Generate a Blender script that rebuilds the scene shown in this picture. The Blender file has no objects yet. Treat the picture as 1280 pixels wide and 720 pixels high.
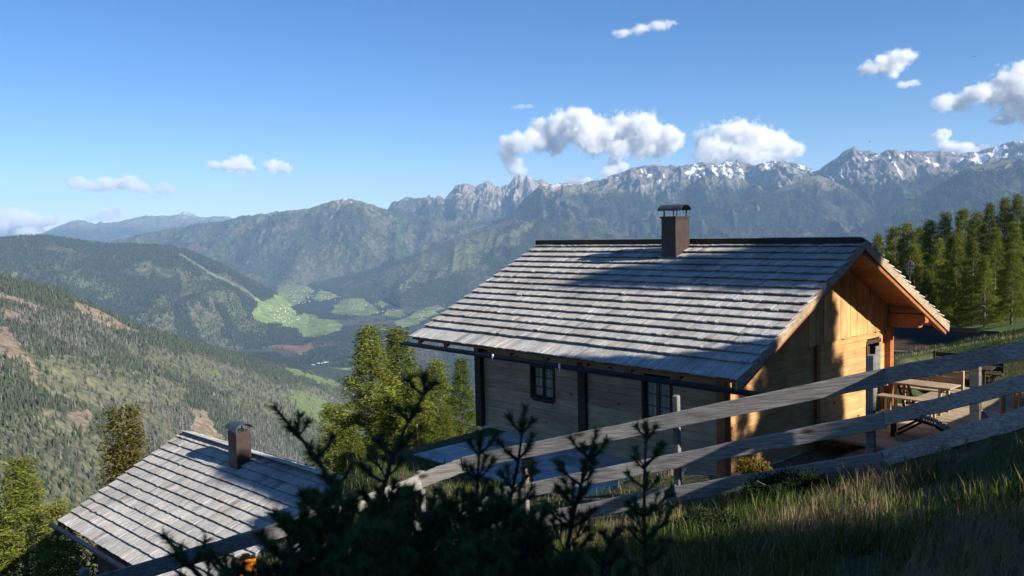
import bpy, bmesh, math, random
import numpy as np
from mathutils import Vector, Matrix
scene = bpy.context.scene
R = math.radians
rng = np.random.default_rng(7)
random.seed(7)

# ---------------------------------------------------------------- camera
PW, PH = 1280, 720                       # size of the photograph, used to measure it
FPX, PITCH, ROLL = 1052.6, 0.06991, -0.0243
cam_data = bpy.data.cameras.new("camera")
cam = bpy.data.objects.new("camera", cam_data)
scene.collection.objects.link(cam)
scene.camera = cam
cam_data.sensor_width = 36.0
cam_data.lens = FPX / PW * 36.0
cam_data.clip_start = 0.05
cam_data.clip_end = 200000
cam.matrix_world = Matrix.Rotation(math.pi / 2 - PITCH, 4, 'X') @ Matrix.Rotation(ROLL, 4, 'Z')
cam_data.dof.use_dof = True
cam_data.dof.focus_distance = 20.0
cam_data.dof.aperture_fstop = 3.2

# ---------------------------------------------------------------- sun, sky, exposure
SUN = Vector((0.677, -0.570, 0.465)).normalized()
SUN_EL = math.asin(SUN.z)
SUN_AZ = math.atan2(SUN.x, SUN.y)        # clockwise from +Y
world = bpy.data.worlds.new("World")
scene.world = world
world.use_nodes = True
wn = world.node_tree
sky = wn.nodes.new('ShaderNodeTexSky')
sky.sky_type = 'NISHITA'
sky.sun_disc = False
sky.sun_elevation = SUN_EL
sky.sun_rotation = SUN_AZ
sky.altitude = 1800
sky.air_density = 1.0
sky.dust_density = 0.0
sky.ozone_density = 3.0
hsv = wn.nodes.new('ShaderNodeHueSaturation')
hsv.inputs['Saturation'].default_value = 1.25
wn.links.new(sky.outputs[0], hsv.inputs['Color'])
tint = wn.nodes.new('ShaderNodeMix'); tint.data_type = 'RGBA'; tint.blend_type = 'MULTIPLY'; tint.inputs[0].default_value = 1.0
tint.inputs[7].default_value = (1.0, 1.0, 1.12, 1)
wn.links.new(hsv.outputs[0], tint.inputs[6])
wn.links.new(tint.outputs[2], wn.nodes['Background'].inputs[0])
wn.nodes['Background'].inputs[1].default_value = 0.053
sd = bpy.data.lights.new("sun", 'SUN')
sd.energy = 4.8
sd.angle = R(0.5)
sd.color = (1.0, 0.93, 0.82)
sun = bpy.data.objects.new("sun", sd)
scene.collection.objects.link(sun)
sun.rotation_euler = SUN.to_track_quat('Z', 'Y').to_euler()
vs = scene.view_settings
vs.view_transform = 'Standard'
vs.look = 'None'
vs.gamma = 1.0
vs.exposure = 1.17
vs.use_curve_mapping = False
cy = scene.cycles
cy.use_denoising = True
cy.max_bounces = 8
cy.diffuse_bounces = 3
cy.volume_max_steps = 256
cy.volume_bounces = 6
cy.transparent_max_bounces = 12
cy.sample_clamp_indirect = 4.0

# ---------------------------------------------------------------- measuring helpers
def ray(px, py):
    "world direction (depth y about 1) through a pixel of the photograph; works on arrays"
    px = np.asarray(px, float) - 640.0
    py = np.asarray(py, float) - 360.0
    c, s = math.cos(-ROLL), math.sin(-ROLL)
    x, y = c * px - s * py, s * px + c * py
    dx, dz = x / FPX, -y / FPX
    c, s = math.cos(PITCH), math.sin(PITCH)
    yy, zz = c + dz * s, -s + dz * c
    return dx / yy, zz / yy              # X/Y and Z/Y

def at(px, py, Y):
    a, b = ray(px, py)
    return Vector((float(a) * Y, Y, float(b) * Y))

def proj(X, Y, Z):
    c, s = math.cos(PITCH), math.sin(PITCH)
    f = Y * c - Z * s
    u = Y * s + Z * c
    x, y = FPX * X / f, -FPX * u / f
    c, s = math.cos(ROLL), math.sin(ROLL)
    return 640 + c * x - s * y, 360 + s * x + c * y

_perm = rng.random((256, 256))
def vnoise(x, y):
    x = np.asarray(x, float); y = np.asarray(y, float)
    xi = np.floor(x).astype(np.int64); yi = np.floor(y).astype(np.int64)
    fx = x - xi; fy = y - yi
    fx = fx * fx * fx * (fx * (fx * 6 - 15) + 10); fy = fy * fy * fy * (fy * (fy * 6 - 15) + 10)
    a = _perm[xi & 255, yi & 255]; b = _perm[(xi + 1) & 255, yi & 255]
    c = _perm[xi & 255, (yi + 1) & 255]; d = _perm[(xi + 1) & 255, (yi + 1) & 255]
    return (a * (1 - fx) + b * fx) * (1 - fy) + (c * (1 - fx) + d * fx) * fy
def fbm(x, y, o=4, g=0.5):
    t = 0; a = 1; n = 0
    for i in range(o):
        t = t + a * vnoise(x + 17.3 * i, y + 9.1 * i); n += a
        a *= g; x = x * 2.03; y = y * 2.03
    return t / n
def ridged(x, y, o=4, g=0.5):
    t = 0; a = 1; n = 0
    for i in range(o):
        t = t + a * (1 - np.abs(2 * vnoise(x + 31.7 * i, y + 5.3 * i) - 1)); n += a
        a *= g; x = x * 2.1; y = y * 2.1
    return t / n
def sstep(a, b, x):
    t = np.clip((x - a) / (b - a), 0, 1)
    return t * t * (3 - 2 * t)
def mixc(c, d, m):
    return c * (1 - m[..., None]) + np.asarray(d, float) * m[..., None]
def inpoly(x, y, poly):
    r = np.zeros(np.shape(x), bool)
    n = len(poly)
    for i in range(n):
        x0, y0 = poly[i]; x1, y1 = poly[(i + 1) % n]
        if y0 == y1: continue
        k = ((y0 > y) != (y1 > y)) & (x < (x1 - x0) * (y - y0) / (y1 - y0) + x0)
        r ^= k
    return r

# ---------------------------------------------------------------- object helpers
COL = scene.collection
def tag(o, label=None, cat=None, group=None, kind=None):
    if label: o["label"] = label
    if cat: o["category"] = cat
    if group: o["group"] = group
    if kind: o["kind"] = kind
    return o
def empty(name, loc=(0, 0, 0), label=None, cat=None, group=None, rz=0.0):
    o = bpy.data.objects.new(name, None)
    o.empty_display_size = 0.2
    COL.objects.link(o)
    o.location = loc
    o.rotation_euler = (0, 0, rz)
    return tag(o, label, cat, group)
def mesh_np(name, verts, faces, mat=None, parent=None, col=None, smooth=False, mats=None, midx=None):
    "one mesh object from numpy arrays; faces: (n,k) array or a list of them"
    me = bpy.data.meshes.new(name)
    fl = faces if isinstance(faces, list) else [faces]
    fl = [np.asarray(f, np.int32) for f in fl if len(f)]
    nv = len(verts)
    me.vertices.add(nv)
    me.vertices.foreach_set("co", np.asarray(verts, np.float32).ravel())
    tot = np.concatenate([np.full(len(f), f.shape[1], np.int32) for f in fl])
    idx = np.concatenate([f.ravel() for f in fl])
    me.loops.add(len(idx))
    me.loops.foreach_set("vertex_index", idx)
    me.polygons.add(len(tot))
    st = np.zeros(len(tot), np.int32); st[1:] = np.cumsum(tot)[:-1]
    me.polygons.foreach_set("loop_start", st)
    me.polygons.foreach_set("loop_total", tot)
    if smooth:
        me.polygons.foreach_set("use_smooth", np.ones(len(tot), bool))
    if midx is not None:
        me.polygons.foreach_set("material_index", np.asarray(midx, np.int32))
    me.update(calc_edges=True)
    if col is not None:
        ca = me.color_attributes.new("tint", 'FLOAT_COLOR', 'POINT')
        c4 = np.ones((nv, 4), np.float32); c4[:, :3] = np.asarray(col, np.float32)
        ca.data.foreach_set("color", c4.ravel())
    for m in (mats or ([mat] if mat else [])):
        me.materials.append(m)
    o = bpy.data.objects.new(name, me)
    COL.objects.link(o)
    if parent: o.parent = parent
    return o
class MB:
    "collects simple shapes, then builds ONE mesh object"
    def __init__(s):
        s.v = []; s.f = []; s.c = []; s.col = None; s.m = []; s.mi = 0
    def add(s, vs_, fs, col=None):
        b = len(s.v)
        s.v += [tuple(p) for p in vs_]
        s.f += [tuple(b + i for i in f) for f in fs]
        s.m += [s.mi] * len(fs)
        c = col if col is not None else (1, 1, 1)
        s.c += [tuple(c)] * len(vs_)
    def hexa(s, p, col=None):
        "8 corners: bottom 0-3 counterclockwise, top 4-7"
        s.add(p, [(3, 2, 1, 0), (4, 5, 6, 7), (0, 1, 5, 4), (1, 2, 6, 5), (2, 3, 7, 6), (3, 0, 4, 7)], col)
    def box(s, c, sx, sy, sz, ax=None, col=None):
        "centre, full sizes, axes (x,y,z vectors)"
        X, Y, Z = ax or (Vector((1, 0, 0)), Vector((0, 1, 0)), Vector((0, 0, 1)))
        c = Vector(c)
        q = []
        for dz in (-.5, .5):
            for dx, dy in ((-.5, -.5), (.5, -.5), (.5, .5), (-.5, .5)):
                q.append(c + X * dx * sx + Y * dy * sy + Z * dz * sz)
        s.hexa(q, col)
    def bar(s, a, b, w, h, up=Vector((0, 0, 1)), col=None):
        a = Vector(a); b = Vector(b)
        d = (b - a)
        L = d.length
        X = d.normalized(); Y = up.cross(X).normalized(); Z = X.cross(Y)
        s.box((a + b) / 2, L, w, h, (X, Y, Z), col)
    def tube(s, pts, rad, n=8, col=None, cap=True):
        pts = [Vector(p) for p in pts]
        if not hasattr(rad, '__len__'): rad = [rad] * len(pts)
        vs_ = []; fs = []
        up = Vector((0.13, 0.2, 1)).normalized()
        for i, p in enumerate(pts):
            d = (pts[min(i + 1, len(pts) - 1)] - pts[max(i - 1, 0)]).normalized()
            if abs(d.dot(up)) > .95: u_ = Vector((1, 0, 0))
            else: u_ = up
            X = d.cross(u_).normalized(); Y = d.cross(X)
            for k in range(n):
                a = 2 * math.pi * k / n
                vs_.append(p + (X * math.cos(a) + Y * math.sin(a)) * rad[i])
        for i in range(len(pts) - 1):
            for k in range(n):
                fs.append((i * n + k, i * n + (k + 1) % n, (i + 1) * n + (k + 1) % n, (i + 1) * n + k))
        if cap:
            fs.append(tuple(range(n - 1, -1, -1)))
            fs.append(tuple(range((len(pts) - 1) * n, len(pts) * n)))
        s.add(vs_, fs, col)
    def prism(s, poly, off, col=None):
        "closed polygon (list of points) pushed along a vector"
        n = len(poly); off = Vector(off)
        a = [Vector(p) for p in poly]; b = [p + off for p in a]
        fs = [tuple(range(n - 1, -1, -1)), tuple(range(n, 2 * n))]
        for i in range(n):
            j = (i + 1) % n
            fs.append((i, j, n + j, n + i))
        s.add(a + b, fs, col)
    def build(s, name, mat, parent=None, bevel=0.0, smooth=False, mats=None):
        me = bpy.data.meshes.new(name)
        me.from_pydata(s.v, [], s.f)
        bm = bmesh.new(); bm.from_mesh(me)
        bmesh.ops.recalc_face_normals(bm, faces=bm.faces)
        bm.to_mesh(me); bm.free()
        ca = me.color_attributes.new("tint", 'FLOAT_COLOR', 'POINT')
        c4 = np.ones((len(s.v), 4), np.float32); c4[:, :3] = np.asarray(s.c, np.float32)
        ca.data.foreach_set("color", c4.ravel())
        for m in (mats or [mat]): me.materials.append(m)
        if mats: me.polygons.foreach_set("material_index", np.asarray(s.m, np.int32))
        if smooth: me.polygons.foreach_set("use_smooth", np.ones(len(me.polygons), bool))
        o = bpy.data.objects.new(name, me)
        COL.objects.link(o)
        if parent:
            o.parent = parent
            o.matrix_parent_inverse = Matrix.LocRotScale(parent.location, parent.rotation_euler, None).inverted()
        if bevel:
            b = o.modifiers.new("bevel", 'BEVEL'); b.width = bevel; b.segments = 1; b.limit_method = 'ANGLE'
        return o

# ---------------------------------------------------------------- material helpers
def new_mat(name):
    m = bpy.data.materials.new(name); m.use_nodes = True
    nt = m.node_tree
    b = nt.nodes['Principled BSDF']
    b.inputs['Specular IOR Level'].default_value = 0.25
    return m, nt, b
def N(nt, t, **kw):
    n = nt.nodes.new(t)
    for k, v in kw.items(): setattr(n, k, v)
    return n
def tex(nt, scale, detail=4, rough=.55, vec=None, stretch=None, coord='Object', rot=None):
    tc = N(nt, 'ShaderNodeTexCoord')
    src = tc.outputs[coord]
    if stretch or rot:
        mp = N(nt, 'ShaderNodeMapping', vector_type='TEXTURE')
        if stretch: mp.inputs['Scale'].default_value = tuple(1 / q for q in stretch)
        if rot: mp.inputs['Rotation'].default_value = rot
        nt.links.new(src, mp.inputs[0]); src = mp.outputs[0]
    t = N(nt, 'ShaderNodeTexNoise')
    t.inputs['Scale'].default_value = scale
    t.inputs['Detail'].default_value = detail
    t.inputs['Roughness'].default_value = rough
    nt.links.new(src, t.inputs['Vector'])
    return t.outputs['Fac']
def ramp(nt, src, stops):
    r = N(nt, 'ShaderNodeValToRGB')
    el = r.color_ramp.elements
    while len(el) < len(stops): el.new(0.5)
    for e, (p, c) in zip(el, stops):
        e.position = p; e.color = (*c, 1) if len(c) == 3 else c
    nt.links.new(src, r.inputs[0])
    return r.outputs[0]
def mul(nt, a, b, fac=1.0, mode='MULTIPLY'):
    m = N(nt, 'ShaderNodeMix', data_type='RGBA', blend_type=mode)
    m.inputs[0].default_value = fac
    nt.links.new(a, m.inputs[6]); nt.links.new(b, m.inputs[7])
    return m.outputs[2]
def bump(nt, b, src, strength, dist):
    n = N(nt, 'ShaderNodeBump')
    n.inputs['Strength'].default_value = strength
    n.inputs['Distance'].default_value = dist
    nt.links.new(src, n.inputs['Height'])
    nt.links.new(n.outputs[0], b.inputs['Normal'])
def attr(nt, name="tint"):
    return N(nt, 'ShaderNodeVertexColor', layer_name=name).outputs[0]
# ---------------------------------------------------------------- far terrain
def terrain_mat(name, scale, amount=0.5, bscale=None, bdist=0.0):
    m, nt, b = new_mat(name)
    c = attr(nt)
    n1 = tex(nt, scale, 6, .65)
    k = ramp(nt, n1, [(0.3, (1 - amount,) * 3), (0.7, (1 + amount,) * 3)])
    nt.links.new(mul(nt, c, k), b.inputs['Base Color'])
    b.inputs['Roughness'].default_value = 0.95
    b.inputs['Specular IOR Level'].default_value = 0.05
    if bscale:
        bump(nt, b, tex(nt, bscale, 6, .7), 1.0, bdist)
    return m

FOREST = np.array((0.024, 0.034, 0.026))
FOREST2 = np.array((0.042, 0.055, 0.030))
BARE = np.array((0.105, 0.090, 0.075))
MEADOW = np.array((0.100, 0.125, 0.050))
FIELD = np.array((0.165, 0.205, 0.075))
ALPINE = np.array((0.100, 0.098, 0.055))
ROCK = np.array((0.235, 0.205, 0.185))
ROCK2 = np.array((0.145, 0.122, 0.108))
SNOW = np.array((0.80, 0.80, 0.82))

class Layer: pass
def interp(tab, k, t):
    a = np.array(tab, float)
    return np.interp(t, a[:, 0], a[:, k])
def ridge(name, crest, depth, foot, nx, ny, color, p=1.25, spur=(1500., .18), gul=(420., .10), rough=(110., .05), jag=0.0,
          jl=120.0, back=.35, mat=None, label=None, seed=0, px0=None, px1=None, steps=.55):
    """A mountain ridge as a real height field.  crest: photo pixels of its skyline, depth: (px, metres) of the crest,
    foot: (px, metres, height) of where its front slope starts."""
    c = np.array(crest, float)
    ct, cs = ray(c[:, 0], c[:, 1])
    t0 = float(ray(px0 if px0 is not None else c[0, 0], 290)[0]); t1 = float(ray(px1 if px1 is not None else c[-1, 0], 290)[0])
    t = np.linspace(t0, t1, nx)
    px = 640 + t * FPX
    Sc = np.interp(t, ct, cs)
    Yc = interp(depth, 1, px)
    Yf = interp(foot, 1, px); zf = interp(foot, 2, px)
    s1 = np.linspace(0, 1, ny) ** 0.9
    s2 = 1 + np.linspace(0, 1, max(6, ny // 8) + 1)[1:] * back
    s = np.concatenate([s1, s2])
    S, T = np.meshgrid(s, t, indexing='ij')
    YC, YF, ZF, SC = (np.broadcast_to(q, S.shape) for q in (Yc, Yf, zf, Sc))
    Y = YF + (YC - YF) * S
    X = T * Y
    zc = SC * YC
    if jag:
        zc = zc + jag * (ridged(X[ny - 1] / jl + seed, 3.3 + seed, 4, .55) - .55)[None, :]
    H = zc - ZF
    f = np.where(S <= 1, np.clip(S, 0, 1) ** p, 1 - (S - 1) * 1.3 - (S - 1) ** 2)
    Z = ZF + H * f
    w = np.clip(S, 0, 1); w = np.where(S <= 1, np.sin(np.pi * np.clip(w, 0, 1) ** .8) ** .8, 0.0)
    wt = np.where(S <= 1, sstep(0.0, .3, S) * (1 - .75 * sstep(.85, 1, S)), .25)
    wx = X + 260 * (fbm(X / 900 + seed, Y / 900, 3) - .5); wy = Y + 260 * (fbm(X / 900 + 40, Y / 900 + seed, 3) - .5)
    a1 = ridged(wx / spur[0] + seed, wy / (spur[0] * 2.6) + seed * 1.7, 2, .5) - .55
    a2 = ridged(wx / gul[0] + 5 + seed, wy / (gul[0] * 2.2), 3, .5) - .55
    a3 = fbm(wx / rough[0], wy / rough[0] + seed, 4, .6) - .5
    hh = np.abs(H)
    Z = Z + hh * (spur[1] * w * a1 * 2 + gul[1] * wt * a2 * 2 + rough[1] * wt * a3 * 2)
    lim = Y * SC + np.where(S < .97, -0.0005 * Y, 0.004 * Y)
    Z = np.where(S < 1, np.minimum(Z, lim), Z)
    L = Layer(); L.X, L.Y, L.Z, L.S, L.T, L.ny = X, Y, Z, S, T, ny
    gy, gx = np.gradient(Z)
    dY = np.gradient(Y, axis=0); dX = np.gradient(X, axis=1)
    L.slope = np.hypot(gy / np.maximum(dY, 1), gx / np.maximum(dX, .1))
    L.gul = a2; L.rough = a3; L.spur = a1
    L.px, L.py = proj(X, Y, Z)
    C, F = color(L)
    L.F = F
    nyy = S.shape[0]
    idx = np.arange(nyy * nx).reshape(nyy, nx)
    q = np.stack([idx[:-1, :-1], idx[:-1, 1:], idx[1:, 1:], idx[1:, :-1]], -1).reshape(-1, 4)
    o = mesh_np(name, np.stack([X, Y, Z], -1).reshape(-1, 3), q, mat, col=C.reshape(-1, 3), smooth=True)
    tag(o, kind='structure')
    L.o = o
    return L

_cone_n = 5
def scatter(L, n, h, seed, smin=0.0, smax=1.0, pxr=(-60, 1340), two=False, pow_=1.0, wid=.34):
    "random tree places on a layer, weighted by its forest mask; returns positions, heights, bare flag"
    g = np.random.default_rng(seed)
    rows, cols = L.ny, L.X.shape[1]
    out = []
    need = n
    tries = 0
    while need > 0 and tries < 40:
        tries += 1
        m = need * 3 + 1000
        r = g.random(m) * (rows - 1.001) ; c = g.random(m) * (cols - 1.001)
        ri = r.astype(int); ci = c.astype(int)
        s = L.S[ri, ci]
        F = L.F[ri, ci]
        # equal area: cell size grows with depth
        ok = (g.random(m) < F) & (s > smin) & (s < smax) & (L.px[ri, ci] > pxr[0]) & (L.px[ri, ci] < pxr[1])
        ri, ci, fr, fc = ri[ok], ci[ok], (r - ri)[ok], (c - ci)[ok]
        def bl(A):
            return (A[ri, ci] * (1 - fr) + A[ri + 1, ci] * fr) * (1 - fc) + (A[ri, ci + 1] * (1 - fr) + A[ri + 1, ci + 1] * fr) * fc
        P = np.stack([bl(L.X), bl(L.Y), bl(L.Z), bl(L.B)], -1)[:need]
        out.append(P); need -= len(P)
    P = np.concatenate(out)
    H = h * (0.55 + 0.75 * g.random(len(P)))
    return P, H
def forest(name, P, H, mat, seed, tiers=2, n=5, wid=.30, green=(FOREST, FOREST2), bare=BARE, var=.9):
    g = np.random.default_rng(seed)
    m = len(P)
    vs_ = []; fs = []; cs = []
    base = 0
    ang = np.linspace(0, 2 * np.pi, n, endpoint=False)
    k = g.random((m, 1))
    colr = green[0] * (1 - k) + green[1] * k
    colr = colr * (1 - var / 2 + var * g.random((m, 1)))
    isb = (g.random(m) < P[:, 3])
    colr[isb] = bare * (0.7 + 0.6 * g.random((isb.sum(), 1)))
    for ti in range(tiers):
        z0 = H * (0.05 + .42 * ti); z1 = H * (1.0 if ti == tiers - 1 else .68)
        r0 = H * wid * (1 - .45 * ti) * np.where(isb, .75, 1)
        j = g.random((m, n)) * .5 + .75
        a = ang[None] + g.random((m, 1)) * 6.28
        ring = np.stack([P[:, 0:1] + np.cos(a) * r0[:, None] * j, P[:, 1:2] + np.sin(a) * r0[:, None] * j,
                         np.broadcast_to((P[:, 2] + z0)[:, None], (m, n))], -1)
        tip = np.stack([P[:, 0], P[:, 1], P[:, 2] + z1], -1)[:, None]
        V = np.concatenate([ring, tip], 1)
        b = base + np.arange(m)[:, None] * (n + 1)
        for q in range(n):
            fs.append(np.concatenate([b + q, b + (q + 1) % n, b + n], 1))
        vs_.append(V.reshape(-1, 3)); cs.append(np.repeat(colr, n + 1, 0))
        base += m * (n + 1)
    o = mesh_np(name, np.concatenate(vs_), np.concatenate(fs), mat, col=np.concatenate(cs))
    return tag(o, kind='stuff')

def patches(L, scale, seed, o=4):
    return fbm(L.X / scale + seed, L.Y / (scale * 1.4) + seed * .7, o, .55)
def mountain_colors(treeline, snow_z, seed, rock_amt=1.0, brown=0.5, snow_amt=1.0, rk0=None, rk1=None, dk=1.0):
    rk0 = np.array((0.090, 0.080, 0.075)) if rk0 is None else rk0; rk1 = np.array((0.165, 0.148, 0.138)) if rk1 is None else rk1
    def f(L):
        n = patches(L, 500, seed); n2 = patches(L, 160, seed + 9); n3 = patches(L, 60, seed + 4, 3)
        C = np.broadcast_to(FOREST * .75 * dk, L.X.shape + (3,)).copy()
        C = mixc(C, FOREST2 * .95 * dk, sstep(.42, .62, n2 * .6 + n3 * .4))
        C = mixc(C, BARE * .9, sstep(.56, .68, patches(L, 330, seed + 3)) * .7 * brown)
        C = mixc(C, ALPINE * .9, sstep(.60, .70, patches(L, 420, seed + 13)) * (.15 + .6 * brown))
        zz = L.Z + 260 * (n - .5) + 160 * (n2 - .5)
        al = sstep(treeline - 60, treeline + 90, zz)
        C = mixc(C, ALPINE * (.85 + .3 * n3[..., None]) if False else ALPINE, al)
        rk = sstep(treeline + 60, treeline + 330, zz + 130 * (L.slope - .6) + 140 * (n3 - .5)) * rock_amt
        Rk = mixc(np.broadcast_to(rk0, C.shape), rk1, sstep(.35, .65, n2 * .5 + n3 * .5))
        C = C * (1 - rk[..., None]) + Rk * rk[..., None]
        n4 = fbm(L.X / 30 + seed, L.Y / 110, 3, .6)
        sn = sstep(snow_z - 120, snow_z + 200, zz) * sstep(.60, .63, n3 * .3 + n4 * .36 + (.5 - L.gul * 1.0) * .44 + .014 * snow_amt) * min(1, snow_amt + .3)
        C = mixc(C, SNOW, np.clip(sn, 0, 1))
        F = (1 - al) * sstep(.75, .5, patches(L, 330, seed + 3)) * .9 + .02
        L.B = np.zeros_like(F) + .08
        return C, F
    return f

M_ter = terrain_mat("mountain_surface", 0.016, .55, .010, 14.0)
M_near = terrain_mat("hillside_surface", 0.06, .6, .06, 3.0)
M_forest, _nt, _b = new_mat("conifer_forest")
_nt.links.new(attr(_nt), _b.inputs['Base Color']); _b.inputs['Roughness'].default_value = 1.0; _b.inputs['Specular IOR Level'].default_value = 0.0

# farthest range, hazy, on the left
ridge("far_mountains", [(-700, 296), (-300, 288), (-60, 298), (30, 297), (55, 293), (75, 284), (90, 277), (104, 275), (118, 279), (140, 279), (163, 276), (185, 272), (210, 270),
       (234, 265), (246, 270), (258, 272), (280, 272), (310, 275), (350, 285), (450, 300)], [(0, 22000)], [(0, 15000, -500)], 700, 120, mountain_colors(250, 520, 1.0, snow_amt=.3),
      jag=150, jl=420, spur=(2500, .15), gul=(900, .10), mat=M_ter, seed=1)
# range across the valley, left and centre
Lc2 = ridge("valley_range", [(-300, 325), (0, 322), (120, 305), (200, 290), (250, 280), (270, 277), (301, 272), (342, 267), (386, 262), (417, 251), (434, 248), (457, 255), (486, 264), (520, 268),
       (560, 275), (620, 285), (700, 300)], [(-300, 12500), (250, 12500), (430, 12000), (700, 12500)], [(-300, 9000, -640), (250, 9600, -635), (330, 10300, -624), (430, 10300, -624), (500, 9500, -640), (700, 8600, -660)],
      900, 260, mountain_colors(300, 430, 2.0, snow_amt=1.8, brown=.95, dk=1.5), jag=45, jl=220, p=1.15, spur=(1300, .26), gul=(420, .09), mat=M_ter, seed=2)
# pale rock massif behind it
ridge("rock_massif", [(380, 300), (440, 280), (476, 266), (486, 263), (489, 258), (501, 251), (517, 249), (532, 250), (545, 247), (556, 249), (563, 240), (570, 232), (578, 230), (587, 230), (594, 232),
       (599, 228), (607, 229), (615, 231), (625, 236), (634, 232), (640, 225), (650, 223), (659, 221), (668, 225), (677, 228), (700, 240), (760, 270)],
      [(380, 15500), (560, 15000), (760, 14500)], [(380, 12800, 0), (760, 12200, -100)], 700, 240, mountain_colors(520, 900, 3.0, snow_amt=.6, rk0=ROCK2, rk1=ROCK), jag=190, jl=260, p=1.5,
      spur=(900, .16), gul=(330, .2), rough=(90, .08), mat=M_ter, seed=3)
# long snow-flecked range on the right
Lc4 = ridge("snowy_range", [(560, 310), (610, 290), (640, 268), (660, 246), (677, 231), (709, 229), (725, 231), (740, 229), (752, 226), (765, 220), (776, 217), (787, 212), (803, 210), (818, 207), (830, 209), (843, 209),
       (860, 207), (877, 204), (892, 206), (905, 203), (921, 201), (932, 205), (942, 206), (956, 203), (970, 201), (985, 204), (999, 206), (1010, 210), (1020, 214), (1034, 205), (1046, 199),
       (1055, 191), (1067, 187), (1080, 190), (1099, 193), (1107, 188), (1116, 187), (1130, 190), (1146, 192), (1170, 191), (1192, 191), (1210, 191), (1224, 191), (1238, 186), (1255, 179),
       (1280, 177), (1320, 172), (1400, 185), (1600, 190), (2000, 230)], [(560, 12500), (800, 12600), (1000, 12200), (1250, 11000), (1600, 9500)],
      [(560, 9000, -600), (800, 8600, -620), (1250, 7600, -600), (2000, 7000, -600)], 1250, 280, mountain_colors(450, 600, 4.0, snow_amt=1.1, dk=.75), jag=35, jl=170, p=1.12,
      spur=(1000, .24), gul=(330, .105), rough=(90, .035), mat=M_ter, seed=4, px1=1700)
# wooded shoulders in front of it
Lc6 = ridge("wooded_shoulder", [(700, 330), (780, 300), (840, 285), (895, 265), (930, 252), (965, 240), (1000, 226), (1022, 219), (1050, 232), (1090, 252), (1130, 278), (1200, 310)],
      [(700, 9600), (1020, 10300), (1200, 9600)], [(700, 7800, -600), (1200, 7500, -600)], 420, 170, mountain_colors(430, 1500, 6.0, brown=.3, dk=.75), p=1.1, spur=(900, .2), gul=(300, .06), mat=M_ter, seed=6)
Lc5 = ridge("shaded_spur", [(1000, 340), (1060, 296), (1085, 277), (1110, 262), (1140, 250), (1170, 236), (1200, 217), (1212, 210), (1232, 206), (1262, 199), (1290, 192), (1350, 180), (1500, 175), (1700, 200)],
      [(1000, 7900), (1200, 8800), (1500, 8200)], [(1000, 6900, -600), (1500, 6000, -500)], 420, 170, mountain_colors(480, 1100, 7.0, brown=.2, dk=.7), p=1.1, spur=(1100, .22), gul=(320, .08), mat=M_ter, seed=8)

# mountain side with brown alpine pastures above the valley
def pasture_colors(L):
    C, F = mountain_colors(5000, 9000, 8.0, brown=.8)(L)
    n = patches(L, 220, 3.0); n2 = patches(L, 90, 5.0)
    e = np.abs((L.py - (338 - (L.px - 520) * .38)) / 26.0) + np.abs((L.px - 575) / 95.0) ** 3
    m = sstep(1.15, .75, e + (n - .5) * 1.6 + (n2 - .5) * .8)
    e2 = np.hypot((L.px - 600) / 60, (L.py - 300) / 12)
    m = np.maximum(m, sstep(1.1, .8, e2 + (n2 - .5) * 1.2))
    C = mixc(C, ALPINE * 1.15, m * .9)
    C = mixc(C, MEADOW * .9, m * sstep(.5, .62, n2) * .7)
    F = F * (1 - m * .93)
    return C, F
Lc7 = ridge("pasture_mountain", [(385, 352), (410, 350), (430, 346), (455, 340), (480, 331), (520, 318), (560, 302), (600, 286), (640, 276), (690, 272), (760, 285), (850, 320), (950, 350)],
      [(385, 10600), (480, 10000), (640, 9400), (950, 8600)], [(385, 10300, -626), (430, 8700, -668), (470, 8500, -672), (500, 7600, -696), (520, 7900, -690), (560, 8000, -688), (700, 7000, -705), (950, 6000, -722)],
      620, 240, pasture_colors, p=1.0, spur=(1100, .15), gul=(300, .04), rough=(150, .012), mat=M_ter, seed=9)

FIELDS = [[(316, 372), (330, 378), (340, 372), (352, 356), (380, 355), (392, 362), (384, 373), (366, 384), (372, 396), (352, 405), (333, 404), (318, 398), (312, 391), (322, 383)],
          [(345, 408), (362, 398), (384, 390), (404, 398), (424, 404), (428, 411), (405, 418), (382, 421), (370, 412)],
          [(392, 372), (405, 356), (424, 352), (430, 360), (420, 372), (402, 376)],
          [(418, 384), (430, 373), (452, 371), (470, 384), (474, 390), (452, 395), (428, 394), (414, 390)],
          [(468, 380), (480, 372), (489, 378), (480, 384)], [(476, 394), (486, 387), (500, 388), (506, 393), (488, 397)],
          [(494, 405), (502, 397), (525, 388), (545, 380), (556, 384), (530, 400), (505, 411)],
          [(395, 464), (416, 459), (440, 460), (450, 472), (425, 472), (405, 470)],
          [(340, 352), (372, 352), (388, 360), (350, 360)]]
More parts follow.
